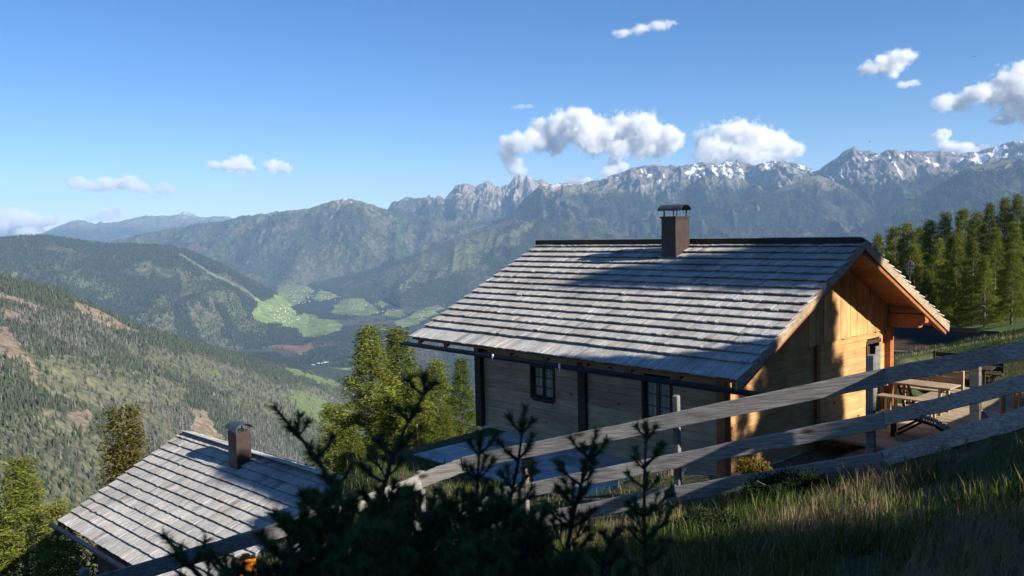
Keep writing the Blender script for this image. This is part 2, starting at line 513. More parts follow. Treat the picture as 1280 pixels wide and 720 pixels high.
# wooded ridge on the left of the valley
def midridge_colors(L):
    C, F = mountain_colors(5000, 9000, 11.0, brown=.4)(L)
    n = patches(L, 260, 6.0); n2 = patches(L, 110, 2.0)
    # pale clearings running down the slope
    st = fbm((L.X + L.Y * .5) / 150, (L.Y - L.X * .4) / 520 + 3, 4, .55)
    m = sstep(.46, .54, st) * sstep(.30, .42, patches(L, 700, 21.0)) * sstep(.95, .7, L.S)
    C = mixc(C, ALPINE * 1.1, m * .8)
    C = mixc(C, MEADOW * .8, m * sstep(.5, .6, n2) * .6)
    F = F * (1 - m * .85)
    # ski piste cut through the wood
    lx = np.array([226, 245, 263, 285, 310, 322]); ly = np.array([318, 330, 342, 352, 365, 377])
    d = np.abs(L.py - np.interp(L.px, lx, ly))
    k = sstep(2.6, 1.2, d) * (L.px > 224) * (L.px < 326)
    C = mixc(C, np.array((.15, .155, .095)), k * .8)
    F = F * (1 - sstep(5, 2, d) * (L.px > 222) * (L.px < 326))
    n3 = patches(L, 90, 8.0)
    fm = np.zeros(L.X.shape)
    for pg in FIELDS: fm[inpoly(L.px + 7 * (n3 - .5) * 2, L.py + 3 * (n - .5) * 2, pg) & (L.px > 300)] = 1
    C = C * (1 - fm[..., None]) + FIELD * fm[..., None]
    F = F * (1 - fm)
    return C, F
Lb = ridge("wooded_ridge", [(-400, 296), (-150, 296), (0, 298), (30, 296), (58, 295), (80, 298), (112, 303), (150, 305), (192, 306), (215, 309), (237, 313), (262, 324), (290, 337), (320, 352), (345, 366), (365, 381), (385, 396), (400, 412)],
      [(-400, 6600), (60, 6900), (237, 7400), (365, 7600), (400, 6600)], [(-400, 3600, -560), (60, 4300, -700), (237, 5000, -745), (340, 5600, -735), (385, 6100, -720), (400, 6300, -715)],
      700, 260, midridge_colors, p=.95, spur=(900, .12), gul=(260, .045), rough=(120, .012), mat=M_ter, seed=12)

# valley floor with its fields
def valley_colors(L):
    n = patches(L, 240, 2.0); n2 = patches(L, 90, 8.0)
    C = np.broadcast_to(FOREST * 1.1, L.X.shape + (3,)).copy()
    C = mixc(C, BARE * .9, sstep(.55, .65, n) * .7)
    qx = L.px + 7 * (n2 - .5) * 2; qy = L.py + 3 * (n - .5) * 2
    fm = np.zeros(L.X.shape)
    for pg in FIELDS: fm[inpoly(qx, qy, pg)] = 1
    fc = mixc(np.broadcast_to(FIELD, C.shape), MEADOW * 1.15, sstep(.45, .6, patches(L, 130, 1.0)))
    C = C * (1 - fm[..., None]) + fc * fm[..., None]
    br = np.zeros(L.X.shape)
    for pg in ([(335, 434), (352, 430), (378, 432), (392, 428), (390, 436), (376, 445), (368, 440)],): br[inpoly(qx, qy, pg)] = 1
    C = mixc(C, np.array((.16, .105, .07)), br)
    F = (1 - fm) * (1 - br) * .9 + fm * .035
    L.B = sstep(.55, .65, n) * .5
    return C, F
nx, ny = 500, 300
tt = np.linspace(-1.4, 1.5, nx); yy = np.geomspace(2200, 13000, ny)
Lv = Layer()
Lv.Y, Lv.T = np.meshgrid(yy, tt, indexing='ij'); Lv.X = Lv.T * Lv.Y
Lv.Z = np.interp(Lv.Y, [2200, 4600, 5900, 7800, 10300, 13000], [-752, -746, -722, -690, -622, -560]) + 14 * (fbm(Lv.X / 500, Lv.Y / 500, 4) - .5)
Lv.S = np.linspace(0, .99, ny)[:, None] + 0 * Lv.X; Lv.ny = ny
Lv.px, Lv.py = proj(Lv.X, Lv.Y, Lv.Z)
# finer sheet where the fields are seen is the same sheet: columns crowd into the visible part
tt = np.concatenate([np.linspace(-1.4, -.36, 40), np.linspace(-.355, .02, 420), np.linspace(.03, 1.5, 40)])
Lv.Y, Lv.T = np.meshgrid(yy, tt, indexing='ij'); Lv.X = Lv.T * Lv.Y
Lv.Z = np.interp(Lv.Y, [2200, 4600, 5900, 7800, 10300, 13000], [-752, -746, -722, -690, -622, -560]) + 14 * (fbm(Lv.X / 500, Lv.Y / 500, 4) - .5)
Lv.S = np.linspace(0, .99, ny)[:, None] + 0 * Lv.X
Lv.px, Lv.py = proj(Lv.X, Lv.Y, Lv.Z)
Cv, Lv.F = valley_colors(Lv)
ii = np.arange(ny * 500).reshape(ny, 500)
q4 = np.stack([ii[:-1, :-1], ii[:-1, 1:], ii[1:, 1:], ii[1:, :-1]], -1).reshape(-1, 4)
tag(mesh_np("valley_ground", np.stack([Lv.X, Lv.Y, Lv.Z], -1).reshape(-1, 3), q4, M_ter, col=Cv.reshape(-1, 3), smooth=True), kind='structure')

# near hillside on the left, 1 to 4 km away
def hillside_colors(L):
    n = patches(L, 190, 1.0); n2 = patches(L, 60, 5.0); n3 = patches(L, 22, 7.0, 3)
    C = np.broadcast_to(np.array((.060, .070, .044)), L.X.shape + (3,)).copy()
    grass = np.array((.135, .130, .075)); tan = np.array((.23, .175, .12))
    scrub = sstep(.45, .6, n)
    C = mixc(C, grass, scrub * .8)
    C = mixc(C, np.array((.10, .095, .07)), sstep(.5, .62, n2) * .6)
    F = 0.75 - .55 * scrub
    # upper third: dense wood
    up = sstep(.78, .9, L.S + (n2 - .5) * .15)
    C = mixc(C, FOREST, up * .8); F = np.maximum(F, up * .9)
    def poly(pg, k=1.0):
        return inpoly(L.px + 9 * (n3 - .5) * 2, L.py + 5 * (n2 - .5) * 2, pg) * k
    tanm = np.zeros(L.X.shape)
    for pg in ([(-60, 352), (0, 364), (30, 372), (64, 386), (52, 389), (0, 374), (-60, 366)], [(86, 374), (100, 377), (135, 395), (176, 416), (160, 416), (120, 403), (92, 386)],
               [(-40, 408), (10, 410), (22, 425), (34, 445), (18, 446), (-40, 440)], [(5, 388), (28, 393), (26, 401), (2, 400)],
               [(28, 440), (36, 442), (46, 470), (54, 488), (47, 488), (36, 465)], [(80, 515), (112, 512), (122, 530), (96, 536)],
               [(240, 510), (262, 520), (276, 548), (258, 556), (240, 535)]):
        tanm = np.maximum(tanm, poly(pg))
    gm = np.zeros(L.X.shape)
    for pg in ([(42, 448), (90, 445), (135, 452), (230, 480), (235, 510), (160, 500), (110, 505), (70, 500), (50, 470)], [(30, 520), (78, 508), (110, 540), (60, 550)]):
        gm = np.maximum(gm, poly(pg))
    C = mixc(C, grass * 1.1, gm * .85); F = np.where(gm > 0, F * .28, F)
    C = mixc(C, tan, tanm * .95); F = np.where(tanm > 0, F * .04, F)
    fl = np.zeros(L.X.shape)
    for pg in ([(350, 457), (375, 461), (400, 471), (424, 478), (424, 486), (398, 480), (372, 470)], [(351, 484), (375, 488), (405, 500), (440, 515), (440, 545), (400, 532), (380, 515)],
               [(258, 461), (272, 463), (276, 470), (264, 470)]):
        fl = np.maximum(fl, poly(pg))
    C = mixc(C, FIELD * .75, fl); F = np.where(fl > 0, F * .03, F)
    L.B = np.clip(sstep(.47, .62, patches(L, 150, 12.0)) * .6 * (1 - up) + .05, 0, 1)
    return C, F
La = ridge("near_hillside", [(-500, 318), (-200, 328), (-60, 336), (0, 345), (40, 353), (78, 364), (125, 386), (175, 408), (220, 421), (260, 431), (300, 443), (344, 455), (380, 464), (424, 480), (520, 510), (620, 545)],
      [(-500, 1900), (0, 2200), (175, 2500), (344, 3300), (424, 3900), (620, 4200)],
      [(-500, 500, -330), (0, 760, -330), (120, 950, -390), (300, 1500, -560), (424, 2400, -730), (620, 3000, -745)],
      560, 330, hillside_colors, p=.92, spur=(520, .10), gul=(170, .05), rough=(70, .012), mat=M_near, seed=15)

P, H = scatter(La, 30000, 12, 21)
forest("hillside_forest", P, H, M_forest, 31, tiers=2, n=5, wid=.22, green=(np.array((.036, .046, .028)), np.array((.068, .078, .046))), bare=np.array((.118, .110, .096)), var=.5)
P, H = scatter(Lb, 52000, 17, 22)
forest("ridge_forest", P, H, M_forest, 32, tiers=1, n=4, wid=.30)
P, H = scatter(Lv, 14000, 15, 23, pxr=(270, 640))
forest("valley_forest", P, H, M_forest, 33, tiers=1, n=4, wid=.30)
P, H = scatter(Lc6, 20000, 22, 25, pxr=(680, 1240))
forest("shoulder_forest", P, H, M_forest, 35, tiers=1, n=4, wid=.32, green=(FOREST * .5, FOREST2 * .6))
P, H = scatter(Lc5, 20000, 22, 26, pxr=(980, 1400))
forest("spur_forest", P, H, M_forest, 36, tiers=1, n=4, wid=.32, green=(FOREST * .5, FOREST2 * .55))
P, H = scatter(Lc2, 20000, 24, 27, pxr=(180, 720))
forest("range_forest", P, H, M_forest, 37, tiers=1, n=4, wid=.32, green=(FOREST * 1.1, FOREST2 * 1.2), var=.6)
P, H = scatter(Lc4, 30000, 24, 28, smin=.35, pxr=(560, 1340))
forest("high_forest", P, H, M_forest, 38, tiers=1, n=4, wid=.32, green=(FOREST * .5, FOREST2 * .6))
P, H = scatter(Lc7, 30000, 18, 24, pxr=(330, 700))
forest("mountain_forest", P, H, M_forest, 34, tiers=1, n=4, wid=.32)

# one broad sheet of ground below everything, out to the horizon
g = MB(); g.add([(-60000, -3000, -860), (60000, -3000, -860), (60000, 26500, -860), (-60000, 26500, -860)], [(0, 1, 2, 3)], FOREST)
tag(g.build("ground", M_ter), kind='structure')

# ---------------------------------------------------------------- the air
HAZE_FAR = 26000.0
hz = MB()
hz.box((0, (HAZE_FAR - 3000) / 2, 150), 110000, HAZE_FAR + 3000 - 200, 2230)
m = bpy.data.materials.new("haze_air"); m.use_nodes = True
nt = m.node_tree
for n_ in list(nt.nodes):
    if n_.type == 'BSDF_PRINCIPLED': nt.nodes.remove(n_)
pv = nt.nodes.new('ShaderNodeVolumePrincipled')
pv.inputs['Color'].default_value = (0.42, 0.66, 1.0, 1)
pv.inputs['Density'].default_value = 3.4e-5
pv.inputs['Anisotropy'].default_value = 0.0
nt.links.new(pv.outputs[0], nt.nodes['Material Output'].inputs['Volume'])
haze = hz.build("haze", m)
tag(haze, kind='stuff')
# ---------------------------------------------------------------- the hillside under the huts
HU = Vector((-0.67276, 0.73986, 0)); HV = Vector((0.73986, 0.67276, 0)); UPV = Vector((0, 0, 1))
HE = Vector((4.2612, 16.0, -3.0568))               # lower near corner of the big roof
H2U = Vector((-math.sin(R(47)), math.cos(R(47)), 0)); H2V = Vector((math.cos(R(47)), math.sin(R(47)), 0))
H2H = Vector((-11.78, 29.59, -6.93))               # far ridge end of the lower hut
H2L, H2W, H2P = 9.4, 4.30, 26.0
H2E = H2H - H2U * H2L - H2V * H2W - UPV * (H2W * math.tan(R(H2P)))
_fb = [at(*q) for q in [(1345, 512, 7.9), (1103, 586, 10.0), (850, 630, 11.2), (640, 672, 12.4), (500, 712, 12.7), (250, 790, 12.0)]][::-1]
FENCE_X = [p.x for p in _fb]; FENCE_Y = [p.y for p in _fb]; FENCE_Z = [p.z for p in _fb]
def zground(x, y):
    x = np.asarray(x, float); y = np.asarray(y, float)
    q = (-.18 * x + .20 * y) / .269
    h = -1.5 - .27 * np.minimum(q, 20) - .62 * np.clip(q - 20, 0, 12) - .50 * np.maximum(q - 32, 0)
    h = h - .10 * np.maximum(-x, 0) ** 1.3 * sstep(0, 8, y) * sstep(70, 20, np.abs(x))
    h = h + .22 * (fbm(x / 3.1, y / 3.1, 3) - .5) + .9 * (fbm(x / 14 + 3, y / 14, 2) - .5) * sstep(6, 25, np.hypot(x, y))
    # the meadow meets the foot of the fence
    fyx = np.interp(x, FENCE_X, FENCE_Y); fz = np.interp(x, FENCE_X, FENCE_Z)
    yy_ = fyx
    q2 = (-.18 * x + .20 * yy_) / .269
    h2 = -1.5 - .27 * np.minimum(q2, 20) - .10 * np.maximum(-x, 0) ** 1.3
    h = h + (fz - h2) * np.exp(-((y - fyx) / np.where(y < fyx, 5.0, 1.3)) ** 2) * sstep(9, 6, np.abs(x))
    # terraces cut for the two huts
    def flat(h, o, u, v, p0, p1, r0, r1, z, mg):
        p = (x - o.x) * u.x + (y - o.y) * u.y; r = (x - o.x) * v.x + (y - o.y) * v.y
        k = sstep(-mg, 0, p - p0) * sstep(-mg, 0, p1 - p) * sstep(-mg, 0, r - r0) * sstep(-mg, 0, r1 - r)
        return h * (1 - k) + z * k
    h = flat(h, HE, HU, HV, -4.5, 1.0, -2.6, 13.0, -5.12, 1.1)
    h = flat(h, HE, HU, HV, 0.5, 11.5, -3.4, 11.0, -5.52, 1.1)
    h = flat(h, H2E, H2U, H2V, -1, 11, -2.0, 10.0, -11.7, 2.0)
    return h
ang = np.concatenate([np.linspace(-180, -50, 60, endpoint=False), np.linspace(-50, 50, 420, endpoint=False), np.linspace(50, 180, 61)])
rad = np.concatenate([[0.0], np.geomspace(.8, 70, 330), np.geomspace(74, 1300, 60)])
RR, AA = np.meshgrid(rad, np.radians(ang), indexing='ij')
gx_, gy_ = RR * np.sin(AA), RR * np.cos(AA)
gz_ = zground(gx_, gy_)
n1 = fbm(gx_ / 1.3, gy_ / 1.3, 4); n2 = fbm(gx_ / 6, gy_ / 6, 3); n3 = fbm(gx_ / .35, gy_ / .35, 3)
Cg = np.broadcast_to(np.array((.050, .065, .022)), gx_.shape + (3,)).copy()
Cg = mixc(Cg, (.095, .085, .045), sstep(.5, .62, n1) * .7)
Cg = mixc(Cg, (.060, .045, .030), sstep(.58, .68, n3 * .6 + n1 * .4) * .7)
pp = (gx_ - HE.x) * HU.x + (gy_ - HE.y) * HU.y; rr = (gx_ - HE.x) * HV.x + (gy_ - HE.y) * HV.y
terr = sstep(-5.5, -5.0, pp) * sstep(1.6, 1.2, pp) * sstep(-2.3, -1.7, rr) * sstep(14, 13, rr)
Cg = mixc(Cg, (.17, .115, .075), terr * sstep(.3, .45, n1))
meadow = sstep(22, 26, gy_) * sstep(11, 16, gx_)
Cg = mixc(Cg, (.10, .15, .035), meadow * (.55 + .4 * n2))
ig = np.arange(gx_.size).reshape(gx_.shape)
qg = np.stack([ig[:-1, :-1], ig[:-1, 1:], ig[1:, 1:], ig[1:, :-1]], -1).reshape(-1, 4)
M_soil, nt, b = new_mat("meadow_soil")
k_ = ramp(nt, tex(nt, 9, 6, .7), [(.3, (.55,) * 3), (.7, (1.45,) * 3)])
nt.links.new(mul(nt, attr(nt), k_), b.inputs['Base Color']); b.inputs['Roughness'].default_value = .95
bump(nt, b, tex(nt, 14, 5, .7), .8, .05)
tag(mesh_np("hillside", np.stack([gx_, gy_, gz_], -1).reshape(-1, 3), qg, M_soil, col=Cg.reshape(-1, 3), smooth=True), kind='structure')

# ---------------------------------------------------------------- wood, stone and metal
def wood(name, c0, c1, grain=(1, 1, 1), scale=6, rough=.75, knots=None, bd=.004, coord='Object', usetint=True, rot=None, spec=.25):
    m, nt, b = new_mat(name)
    n1 = tex(nt, scale, 5, .6, stretch=grain, coord=coord, rot=rot)
    base = ramp(nt, n1, [(.28, c0), (.72, c1)])
    n2 = tex(nt, .9, 3, .6, coord=coord)
    base = mul(nt, base, ramp(nt, n2, [(.3, (.72,) * 3), (.7, (1.2,) * 3)]))
    if knots:
        tc = N(nt, 'ShaderNodeTexCoord'); mp = N(nt, 'ShaderNodeMapping', vector_type='TEXTURE'); mp.inputs['Scale'].default_value = tuple(1 / q for q in knots[1])
        if rot: mp.inputs['Rotation'].default_value = rot
        v = N(nt, 'ShaderNodeTexVoronoi'); v.inputs['Scale'].default_value = knots[0]
        nt.links.new(tc.outputs[coord], mp.inputs[0]); nt.links.new(mp.outputs[0], v.inputs['Vector'])
        base = mul(nt, base, ramp(nt, v.outputs['Distance'], [(.05, (.25, .18, .13)), (.13, (1, 1, 1))]))
    if usetint: base = mul(nt, base, attr(nt))
    nt.links.new(base, b.inputs['Base Color'])
    b.inputs['Roughness'].default_value = rough; b.inputs['Specular IOR Level'].default_value = spec
    bump(nt, b, n1, .6, bd)
    return m
RZH = (0, 0, math.atan2(HU.y, HU.x))                # object space to the hut's own axes
M_shingle = wood("weathered_larch_shingle", (.30, .285, .268), (.52, .495, .46), (14, 1.4, 14), 1.6, .8, rot=RZH, bd=.003)
RZ2 = (0, 0, math.atan2(H2U.y, H2U.x))
M_shingle2 = wood("weathered_shingle_low_hut", (.29, .275, .255), (.51, .485, .445), (14, 1.4, 14), 1.6, .8, rot=RZ2, bd=.003)
M_wall = wood("weathered_pine_log", (.26, .180, .110), (.43, .32, .205), (1.2, 12, 12), 1.2, .75, knots=(2.6, (.5, 1, 1)), rot=RZH)
M_gable = wood("honey_pine_board", (.38, .20, .08), (.58, .36, .16), (6, 6, 1.2), 1.5, .65, knots=(2.5, (1, 1, .4)), rot=RZH)
M_gablelog = wood("honey_pine_log", (.38, .20, .078), (.58, .35, .155), (12, 1.2, 12), 1.2, .65, knots=(2.6, (1, .5, 1)), rot=RZH)
M_orange = wood("red_larch_beam", (.22, .075, .025), (.36, .145, .055), (3, 3, 3), 3, .6)
M_soffit = wood("red_brown_soffit", (.20, .075, .03), (.30, .125, .05), (14, 1.5, 14), 1.2, .65, rot=RZH)
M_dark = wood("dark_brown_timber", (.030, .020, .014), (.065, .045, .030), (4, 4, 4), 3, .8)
M_grey = wood("silver_grey_board", (.09, .085, .08), (.22, .21, .195), (1.6, 1.6, 14), 2.2, .8, knots=(1.6, (.7, .7, 2.2)))
M_greyrail = wood("silver_grey_rail", (.10, .094, .086), (.36, .34, .315), (.9, 12, 34), 1.6, .8, knots=(2.0, (.5, 1, 1.5)), rot=(0, math.asin(.175), math.atan2(.33, -.94)), bd=.006)
M_verge = wood("pale_verge_board", (.24, .17, .11), (.42, .32, .22), (3, 3, 6), 2.5, .7)
M_stake = wood("pale_stake_wood", (.32, .20, .09), (.46, .31, .16), (6, 6, 2), 3, .7)
def plain(name, c, rough=.6, metal=0.0, nz=8, amt=.25, spec=.3):
    m, nt, b = new_mat(name)
    k = ramp(nt, tex(nt, nz, 5, .6), [(.3, tuple(x * (1 - amt) for x in c)), (.7, tuple(x * (1 + amt) for x in c))])
    nt.links.new(mul(nt, k, attr(nt)), b.inputs['Base Color'])
    b.inputs['Roughness'].default_value = rough; b.inputs['Metallic'].default_value = metal; b.inputs['Specular IOR Level'].default_value = spec
    return m
M_gutter = plain("dark_gutter_metal", (.022, .026, .038), .45, .3)
M_brown = plain("brown_sheet_metal", (.052, .038, .034), .5, .2, 5, .25)
M_capm = plain("dull_cap_metal", (.10, .10, .11), .45, .6)
M_concrete = plain("pale_concrete", (.44, .45, .46), .85, 0, 2.2, .3)
M_white = plain("white_enamel", (.75, .75, .73), .5)
M_curtain = plain("pale_curtain", (.72, .69, .62), .9, 0, 12, .2)
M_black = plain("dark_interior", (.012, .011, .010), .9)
M_glass, nt, b = new_mat("window_glass")
b.inputs['Base Color'].default_value = (.05, .055, .06, 1); b.inputs['Roughness'].default_value = .06; b.inputs['Specular IOR Level'].default_value = .7
b.inputs['Alpha'].default_value = .22

# ---------------------------------------------------------------- a shingled gable roof
class Frame:
    def __init__(s, o, u, v): s.o, s.u, s.v = Vector(o), Vector(u), Vector(v)
    def __call__(s, p, r, h): return s.o + s.u * p + s.v * r + UPV * h
    def p_at(s, px, r, h=-1.5):
        P = np.linspace(-3, 14, 3401)
        c = s.o + s.v * r + UPV * h
        x, _ = proj(c.x + s.u.x * P, c.y + s.u.y * P, c.z + 0 * P)
        return float(P[np.argmin(np.abs(x - px))])
    def r_at(s, px, p, h=-1.5):
        P = np.linspace(-2, 13, 3001)
        c = s.o + s.u * p + UPV * h
        x, _ = proj(c.x + s.v.x * P, c.y + s.v.y * P, c.z + 0 * P)
        return float(P[np.argmin(np.abs(x - px))])
def shingle_slope(fr, L, W, pit, rows, first, far, ext, parent, mat, seed, name="shingles", bw=.15, th=.03):
    """one slope; distance d runs up from the eave.  far: the slope behind the ridge"""
    g = random.Random(seed)
    ca, sa = math.cos(pit), math.sin(pit)
    SL = W / ca
    if not far:
        def pt(p, d, k): return fr(p, d * ca - k * sa, d * sa + k * ca)
    else:
        Wn, W2, rise = far
        SL = W2 / ca
        def pt(p, d, k): return fr(p, Wn + W2 - d * ca + k * sa, rise - W2 * math.tan(pit) + d * sa + k * ca)
    ex = (SL - first) / rows
    starts = [0.0] + [first + i * ex for i in range(rows)]
    mb = MB()
    for i, d0 in enumerate(starts):
        ln = (first if i == 0 else ex) + .10
        d1 = min(d0 + ln, SL + (ext if i >= rows - 1 else 0.0))
        if i == len(starts) - 1: d1 = SL + ext
        p = -.02 - g.random() * .05
        while p < L:
            w = bw * (.65 + .8 * g.random())
            p1 = min(p + w, L + .03 * g.random())
            if L - p1 < .05: p1 = L + .02 * g.random()
            j = g.gauss(0, .006) - (.03 * g.random() if g.random() < .05 else 0)
            k0 = .100 + g.gauss(0, .004); k1 = .018
            t = .86 + .22 * g.random(); wv = 1 + .025 * g.gauss(0, 1)
            if g.random() < .05: t *= .72
            c = (t * wv, t, t / wv)
            gp = .004
            a0, a1 = d0 + j, d1
            q = [pt(p + gp, a0, k0 - th), pt(p1 - gp, a0, k0 - th), pt(p1 - gp, a1, k1 - th * .6), pt(p + gp, a1, k1 - th * .6),
                 pt(p + gp, a0, k0), pt(p1 - gp, a0, k0 + g.gauss(0, .004)), pt(p1 - gp, a1, k1), pt(p + gp, a1, k1)]
            mb.hexa(q, c)
            p = p1
            if p1 >= L - .001: break
    return mb.build(name, mat, parent), pt, SL

def barrel_cap(fr, c, ln, wd, rise, parent, mat, z):
    "curved sheet on four legs; axis along the ridge"
    mb = MB(); n = 10; th = .012
    for i in range(n):
        q = []
        for k in (0, th):
            for a, p in ((i, 0), (i + 1, 0), (i + 1, 1), (i, 1)):
                t = math.pi * (a / n)
                q.append(fr(c[0] - ln / 2 + ln * p, c[1] - math.cos(t) * (wd / 2 + k), z + math.sin(t) * (rise + k)))
        mb.hexa(q)
    cap = mb.build("chimney_cap", mat, parent)
    return cap

def planks(mb, fr, axis, fixed, a0, a1, z0, z1, hgt, openings, thick, g, out):
    """horizontal wall planks.  axis 'p' or 'r'; openings: (a,b,zlo,zhi); out: +1/-1 side that faces outward"""
    z = z0
    while z < z1 - .02:
        zt = min(z + hgt * (.9 + .2 * g.random()), z1)
        segs = [(a0, a1)]
        for (oa, ob, ol, oh) in openings:
            if zt > ol + .01 and z < oh - .01:
                ns = []
                for s0, s1 in segs:
                    if ob <= s0 or oa >= s1: ns.append((s0, s1))
                    else:
                        if oa > s0: ns.append((s0, oa))
                        if ob < s1: ns.append((ob, s1))
                segs = ns
        for s0, s1 in segs:
            d = g.uniform(0, .006)
            t = .86 + .28 * g.random()
            col = (t, t * (.97 + .06 * g.random()), t * (.95 + .1 * g.random()))
            q = []
            for zz in (z + .002, zt - .002):
                for a, f in ((s0, fixed + out * d), (s1, fixed + out * d), (s1, fixed - out * thick), (s0, fixed - out * thick)):
                    q.append(fr(a, f, zz - fr.o.z) if axis == 'p' else fr(f, a, zz - fr.o.z))
            mb.hexa(q, col)
        z = zt
# ---------------------------------------------------------------- the big hut
F1 = Frame(HE, HU, HV)
PIT1 = R(25.67); TP = math.tan(PIT1)
L1, W1, W2 = 10.72, 5.33, 5.05
RISE1 = W1 * TP
hut = empty("alpine_hut", tuple(F1(5, 5.2, 0))[:2] + (-5.52,), "big timber hut with silver shingle roof, brown chimney and honey coloured gable", "hut")
shingle_slope(F1, L1, W1, PIT1, 16, .60, None, -.03, hut, M_shingle, 11, "roof")
shingle_slope(F1, L1, W1, PIT1, 15, .50, (W1, W2, RISE1), .26, hut, M_shingle, 12, "roof")
mb = MB(); mb.hexa([F1(p, r, RISE1 + h) for h in (-.08, .11) for p, r in ((-.03, W1 - .235), (L1 + .03, W1 - .235), (L1 + .03, W1 - .20), (-.03, W1 - .20))]); mb.build('ridge_shade_strip', M_dark, hut)  # dark strip added to give the black shade under the ridge overhang
# boarding under the shingles
mb = MB()
def zr(r): return (r if r <= W1 else 2 * W1 - r) * TP
def deck(p0, p1, r0, r1, top, bot, col=None, mb=None):
    mb = mb or globals()['mb']
    q = []
    for k in (bot, top):
        for p, r in ((p0, r0), (p1, r0), (p1, r1), (p0, r1)):
            q.append(F1(p, r, (min(r, 2 * W1 - r)) * TP + k))
    mb.hexa(q, col)
nb = 34
for i in range(nb):
    r0 = .06 + (W1 - .06) * i / nb; r1 = .06 + (W1 - .06) * (i + 1) / nb
    t = .75 + .4 * random.random()
    deck(.03, L1 - .03, r0 + .002, r1 - .002, -.005, -.05, (t, t, t))
    r0 = W1 + (W2 - .06) * i / nb; r1 = W1 + (W2 - .06) * (i + 1) / nb
    t = .75 + .4 * random.random()
    deck(.03, L1 - .03, r0 + .002, r1 - .002, -.005, -.05, (t, t, t))
mb.build("roof_boarding", M_soffit, hut)
# rafters
for p in [.14, 1.5, 2.8, 4.1, 5.4, 6.7, 8.0, 9.3, 10.5]:
    mb = MB(); deck(p - .07, p + .07, .16, W1 - .03, -.053, -.22); mb.build("rafter", M_soffit, hut)
    mb = MB(); deck(p - .07, p + .07, W1 + .03, W1 + W2 - .16, -.053, -.22); mb.build("rafter", M_soffit, hut)
# purlins
def purlin(r, w, h, top, p0, p1):
    mb = MB(); zt = zr(r) + top
    q = []
    for k in (zt - h, zt):
        for p, rr_ in ((p0, r - w / 2), (p1, r - w / 2), (p1, r + w / 2), (p0, r + w / 2)): q.append(F1(p, rr_, k))
    mb.hexa(q)
    q = []                                                      # stepped, cut-back end
    for k in (zt - h * .62, zt - .004):
        for p, rr_ in ((p0 - .16, r - w / 2 + .006), (p0 + .01, r - w / 2 + .006), (p0 + .01, r + w / 2 - .006), (p0 - .16, r + w / 2 - .006)): q.append(F1(p, rr_, k))
    mb.hexa(q)
    mb.build("purlin", M_orange, hut, bevel=.008)
purlin(1.22, .20, .26, -.225, .34, L1 - .3)
purlin(5.33, .22, .30, -.235, .34, L1 - .3)
purlin(9.08, .24, .36, -.225, .20, L1 - .3)
# verge boards
def verge(r0, r1, p0, p1, top, bot, mat, nm="verge_board"):
    mb = MB(); deck(p0, p1, r0, r1, top, bot, None, mb); mb.build(nm, mat, hut, bevel=.006)
verge(-.03, W1 - .01, -.045, -.005, .035, -.17, M_verge)
verge(W1 + .01, W1 + W2 + .03, -.045, -.005, .035, -.19, M_verge)
verge(W1 + .03, W1 + W2 - .10, .0, .05, -.20, -.30, M_orange, "verge_rafter")
verge(.10, W1 - .03, .0, .05, -.18, -.27, M_orange, "verge_rafter")
# wooden gutters that run past the verges
def gutter(r, h, p0, p1):
    mb = MB(); n = 9; ro, ri = .10, .075
    for i in range(n):
        a, c = math.pi + math.pi * i / n, math.pi + math.pi * (i + 1) / n
        q = []
        for p in (p0, p1):
            for t, k in ((a, ro), (c, ro), (c, ri), (a, ri)): q.append(F1(p, r + math.cos(t) * k, h + math.sin(t) * k))
        mb.hexa([q[0], q[1], q[2], q[3], q[4], q[5], q[6], q[7]])
    return mb.build("gutter", M_gutter, hut)
gu = gutter(-.10, -.10, -.72, L1 + .28)
gu2 = gutter(W1 + W2 + .10, (W1 - W2) * TP - .06, -.75, L1 + .2)
mb = MB()
for p in (4.55, 6.9): mb.box(F1(p, -.175, -.16), .06, .05, .13, (HU, HV, UPV))
for p in (4.55, 6.9):
    mb2 = MB(); mb2.box(F1(p, -.20, -.115), .05, .03, .10, (HU, HV, UPV)); mb2.tube([F1(p, -.2, -.16), F1(p, -.2, -.24), F1(p, -.17, -.27)], .014, 6)
    mb2.build("gutter_hook", M_white, hut)

# walls
PG, RN, RF = 1.10, 1.22, 9.08                       # gable wall plane, near and far long walls
PE = F1.p_at(602, RN)                                # far end of the long wall
zc_ = HE.z
zb1 = -5.52
def winrange(pxa, pxb, ya, yb):
    a = F1.p_at(pxb, RN); b = F1.p_at(pxa, RN)
    m_ = F1((a + b) / 2, RN, 0)
    s_ = lambda y: float(ray((pxa + pxb) / 2, y)[1]) * m_.y
    return a, b, s_(yb), s_(ya)
win1 = winrange(666, 692, 459.5, 497); win2 = winrange(806, 838, 478, 524)
g = random.Random(5)
mb = MB()
planks(mb, F1, 'p', RN, PG + .1, PE, zb1, zc_ + RN * TP - .28, .19, [win1, win2], .12, g, -1)
mb.build("wall", M_wall, hut, bevel=.006)
mb = MB()
door_r0, door_r1 = F1.r_at(1083.5, PG), F1.r_at(1099, PG)
door_top = -3.28
TRIM = -2.96
planks(mb, F1, 'r', PG, RN + .1, RF - .1, zb1, TRIM, .20, [(door_r0, door_r1, -5.15, door_top)], .12, g, -1)
mb.build("wall", M_gablelog, hut, bevel=.006)
mb = MB()                                            # upright boards of the gable
r = RN - .1
